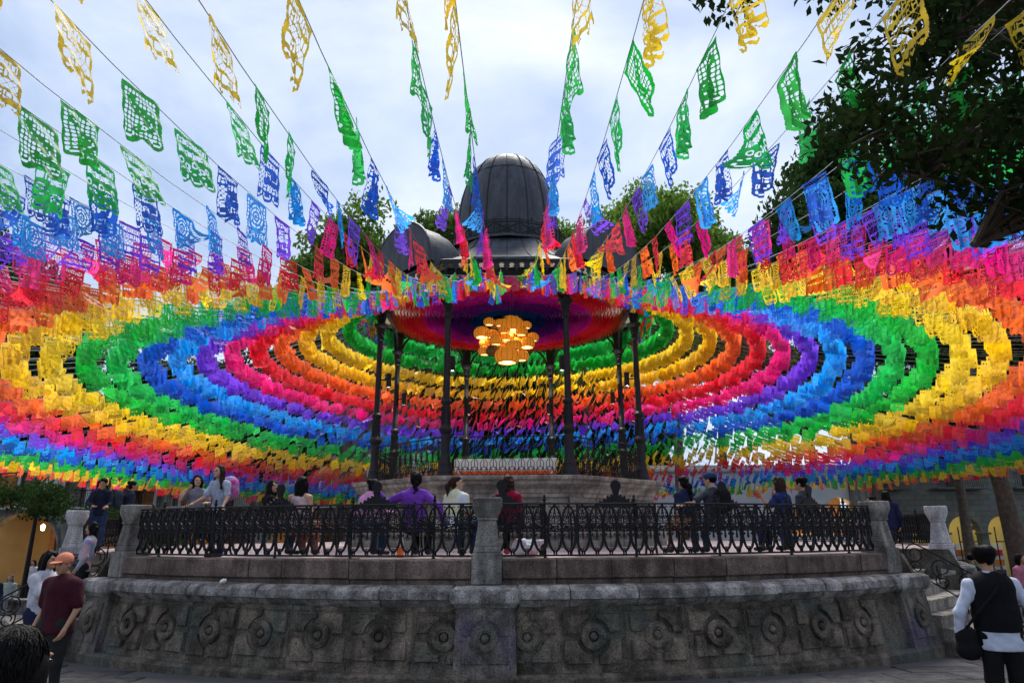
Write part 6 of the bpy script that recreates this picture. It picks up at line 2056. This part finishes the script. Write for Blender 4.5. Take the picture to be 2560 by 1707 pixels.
sitter(2016, 'young man with thick dark hair in grey tee beside the right pedestal', -6, h=1.74, turn=-15, top=(0.05, 0.055, 0.075), sleeve=0.5, bottom=JEAN, hair='puff', hcol='black', sk='a')
# by the far railings
person('woman in maroon jacket with pink hair tie on the bench by the right stairs', pol(10.1, 80, BZ), -70, 1.62, 'sit', top=(0.18, 0.02, 0.08), sleeve=1.0, bottom=(0.3, 0.15, 0.2), hair='bun', sk='a', turn=-10)
person('long haired woman in navy jacket seated by the right stairs', pol(10.1, 72, BZ), 20, 1.76, 'sit', top=(0.015, 0.018, 0.06), sleeve=1.0, bottom=NAVY, hair='long', hcol='black', sk='a', wide=1.1)
person('boy in dark jacket leaning over the left stair railing', pol(10.5, -57.4, BZ), 150, 1.55, 'stand', lean=0.25, turn=20, nod=0.25, top=(0.015, 0.02, 0.04), sleeve=1.0, bottom=(0.03, 0.06, 0.14), hair='short', sk='a', arms={'l': ((-0.08, 0.10, -0.24), (0.02, 0.30, -0.30)), 'r': ((0.08, 0.10, -0.24), (-0.02, 0.30, -0.30))})
bk = person('child with dark bun and grey backpack behind the left stair railing', pol(10.0, -57.0, BZ), 40, 1.50, 'stand', lean=0.1, turn=30, top=(0.02, 0.025, 0.05), sleeve=1.0, bottom=BLACK, hair='bun', sk='a')
backpack(bk, (0, -0.18, 1.08), (0.03, 0.04, 0.06))
person('girl in pastel tie dye hoodie leaning on the left stairs', pol(11.35, -38.6, 0.50), 255, 1.52, 'stand', lean=-0.10, side=0.12, turn=0, top=(0.4, 0.5, 0.6), tie=((0.14, 0.36, 0.48), (0.35, 0.30, 0.46), (0.55, 0.30, 0.30), (0.16, 0.42, 0.52), (0.55, 0.22, 0.55)), sleeve=1.0, bottom=(0.012, 0.015, 0.02), hair='long', hcol='black', sk='a', hairlen=0.34)
# on the plaza, left
def plaza(px, D): return Vector(((px - 1280) / 1771.0 * D, D, gz(D)))
person('woman in white tee with long black hair lifting a phone at the left', plaza(128, 9.2), 95, 1.63, 'stand', turn=10, nod=0.1, top=(0.48, 0.50, 0.56), bottom=(0.015, 0.02, 0.05), hair='long', sk='a', girth=1.12, arms={'l': ((-0.05, 0.12, -0.24), (0.06, 0.30, -0.06)), 'r': ((0.03, 0.14, -0.22), (-0.06, 0.32, -0.03))}, hairlen=0.4)
person('man in maroon tee and salmon cap walking beside the terrace', plaza(176, 8.3), 196, 1.60, 'stand', turn=-8, nod=0.15, top=(0.045, 0.008, 0.014), bottom=(0.02, 0.02, 0.022), hair='short', hcol='grey', sk='a', girth=1.30, wide=1.14, cap=(0.62, 0.22, 0.13))
nh = person('dark haired head of a passer-by close to the camera at bottom left', (-1.49, 2.2, 0.0), 10, 1.55, 'stand', top=(0.006, 0.006, 0.007), bottom=BLACK, hair='long', sk='c', hairlen=0.30, sleeve=1.0, vox=0.015, hnoise=0.0012, girth=1.1)
hc = np.array((0.0, 0.02, 1.55 / 1.68 * 1.56)); hs_ = random.Random(8); sb2 = MB()
for k in range(520):                    # loose strands
    a_ = hs_.uniform(0, 6.283); e0 = hs_.uniform(0.2, 1.45)
    pts = []
    for q in range(6):
        e = e0 - 0.30 * q; aa = a_ + 0.04 * q * hs_.uniform(-1, 1)
        rr = 1.0 + hs_.uniform(0.0, 0.035) + (0.02 if q == 5 else 0)
        if e > 0: p = (0.088 * rr * math.cos(e) * math.cos(aa), -0.022 + 0.098 * rr * math.cos(e) * math.sin(aa), 0.035 + 0.092 * rr * math.sin(e))
        else: p = (0.090 * rr * math.cos(aa), -0.030 + 0.098 * rr * math.sin(aa), 0.035 + 0.11 * e)
        pts.append(hc + np.array(p) * 1.0)
    sb2.tube(pts, 0.0016, 3, caps=False)
sb2.build('loose_strands', HR['black'], nh)
person('grey haired woman in pale jacket seated at the far left', plaza(45, 23.0), 165, 1.52, 'sit', top=(0.40, 0.48, 0.44), sleeve=1.0, bottom=(0.26, 0.30, 0.36), hair='bob', hcol='grey', sk='b', fine=False, vox=0.018)
person('person in dark clothes seated at the left picture edge', plaza(8, 22.0), 150, 1.60, 'sit', top=(0.02, 0.03, 0.06), sleeve=1.0, bottom=(0.02, 0.03, 0.06), hair='short', sk='a', fine=False, vox=0.018)
M['bench_stone'] = M['coping']
bn = empty('stone_bench', plaza(40, 23.2)); tag(bn, 'low stone bench under the seated people at the far left', 'bench')
b = MB(); b.box((-0.2, 0.12, 0.40), (3.4, 0.5, 0.10), 0.02); b.build('seat', M['coping'], bn)
b = MB(); b.box((-0.2, 0.12, 0.16), (3.0, 0.36, 0.40), 0.02); b.build('base', M['coping'], bn)
# on the plaza, right
mr_ = person('person in black vest over white shirt walking away at the right', plaza(2448, 6.9), 12, 1.66, 'stand', turn=6, lean=-0.03, top=(0.50, 0.56, 0.68), sleeve=1.0, bottom=(0.008, 0.008, 0.009), hair='puff', hcol='black', sk='a', vest=(0.006, 0.006, 0.008), vox=0.0115, wide=1.1, shirt_hem=-0.12, loose=0.016, arms={'l': ((-0.13, -0.02, -0.25), (-0.14, 0.05, -0.46)), 'r': ((0.14, -0.03, -0.26), (0.20, 0.04, -0.50))})
bg_ = backpack(mr_, (-0.27, 0.02, 0.80), BLACK, (0.16, 0.14, 0.28), name='shoulder_bag')
b = MB(); b.tube([(-0.28, -0.02, 0.92), (-0.20, -0.14, 1.08), (-0.05, -0.165, 1.25), (0.09, -0.12, 1.42), (0.12, 0.0, 1.475)], 0.012, 6); b.build('bag_strap', cl(BLACK), mr_)
for (px, D, f, h, tp, bt, hr, lab) in ((2412, 17, 20, 1.62, (0.02, 0.14, 0.08), BLACK, 'short', 'person with green shirt and dark backpack beyond the right stairs'), (2455, 17.5, -30, 1.58, (0.18, 0.10, 0.05), BLACK, 'bob', 'brown clad woman near the right arcade'),
                                       (2530, 16, 160, 1.60, (0.45, 0.16, 0.22), NAVY, 'long', 'woman in pink top behind the person in the vest')):
    p = person(lab, plaza(px, D), f, h, 'stand', top=tp, sleeve=0.9, bottom=bt, hair=hr, sk='a', fine=False, vox=0.018)
    if 'backpack' in lab: backpack(p, (0, -0.18, 1.15), (0.01, 0.012, 0.02))
# small figures beyond the terrace
crowd = [(95, 30, (0.5, 0.5, 0.52)), (120, 32, (0.25, 0.35, 0.5)), (160, 31, (0.5, 0.15, 0.25)), (808, 27, (0.6, 0.6, 0.6)), (1880, 28, (0.3, 0.4, 0.6)), (1925, 29, (0.55, 0.55, 0.58)), (2030, 28, (0.4, 0.2, 0.1)), (2075, 29, (0.25, 0.15, 0.45)), (2110, 30, (0.15, 0.2, 0.3)),
         (1800, 30, (0.5, 0.3, 0.05)), (620, 29, (0.1, 0.15, 0.3))]
for i, (px, D, c) in enumerate(crowd):
    w = ['in white', 'in light blue', 'in pink', 'in white shirt', 'in blue', 'in pale grey', 'in brown', 'in violet', 'in slate', 'in ochre', 'in navy'][i]
    q = ['by the left lamp post', 'by the left lamp post', 'by the left lamp post', 'beyond the women on the left benches', 'seen through the right railing', 'seen through the right railing', 'seen through the right railing', 'seen through the right railing', 'seen through the right railing', 'seen through the right railing', 'seen through the left railing'][i]
    person('distant passer-by %s %s' % (w, q), plaza(px, D), rnd.uniform(0, 360), rnd.uniform(1.55, 1.75), 'stand', top=c, sleeve=0.5, bottom=rnd.choice((JEAN, BLACK, NAVY)), hair=rnd.choice(('short', 'bob')), sk='a', fine=False, vox=0.024, group='distant passers-by')

# ------------------------------------------------------------------ small things
M['plastic'] = plain('clear_plastic', (0.55, 0.53, 0.5), 0.2, var=0.05, spec=0.6)
M['drink'] = plain('orange_drink', (0.85, 0.16, 0.01), 0.2, var=0.05, spec=0.6)
bt = empty('drink_bottle', pol(10.35, az_at(1000, 10.35), BZ)); tag(bt, 'plastic bottle half full of orange drink behind the railing', 'bottle')
b = MB(); b.lathe([(0.0, 0), (0.045, 0.0), (0.05, 0.02), (0.05, 0.16)], 14); b.build('drink', M['drink'], bt, smooth=40)
b = MB(); b.lathe([(0.05, 0.161), (0.05, 0.21), (0.044, 0.25), (0.02, 0.31), (0.017, 0.33), (0.0, 0.33)], 14); b.build('bottle_neck', M['plastic'], bt, smooth=40)
b = MB(); b.lathe([(0.02, 0.33), (0.02, 0.355), (0.0, 0.356)], 12); b.build('bottle_cap', M['white'], bt, smooth=40)
bg2 = empty('plastic_bag', pol(10.3, az_at(1318, 10.3), BZ)); tag(bg2, 'crumpled white plastic bag with red print lying behind the railing', 'bag')
Fb = Field((-0.35, -0.25, 0), (0.4, 0.25, 0.4), 0.012)
Fb.ell((-0.05, 0, 0.10), (0.20, 0.14, 0.12), 0.02); Fb.ell((-0.10, 0, 0.18), (0.10, 0.09, 0.10), 0.05); Fb.cone((0.05, 0, 0.16), (0.26, 0, 0.24), 0.09, 0.03, 0.05)
Fb.noise(0.012, 28, 5)
v_, f_ = Fb.mesh(); inst('bag_body', np_mesh('bag_body', v_, f_, cl((0.6, 0.6, 0.64), ((0.6, 0.6, 0.64), (0.62, 0.62, 0.66), (0.6, 0.55, 0.58), (0.55, 0.2, 0.25)), 'bag')), bg2)
lt = empty('crumpled_tissue', pol(11.3, az_at(568, 11.3), 1.12)); tag(lt, 'small crumpled white tissue lying on the left coping', 'tissue')
Fb = Field((-0.08, -0.08, 0), (0.08, 0.08, 0.1), 0.006); Fb.ell((0, 0, 0.035), (0.05, 0.035, 0.035), 0.01); Fb.noise(0.008, 60, 4)
v_, f_ = Fb.mesh(); inst('tissue', np_mesh('tissue', v_, f_, M['white']), lt)
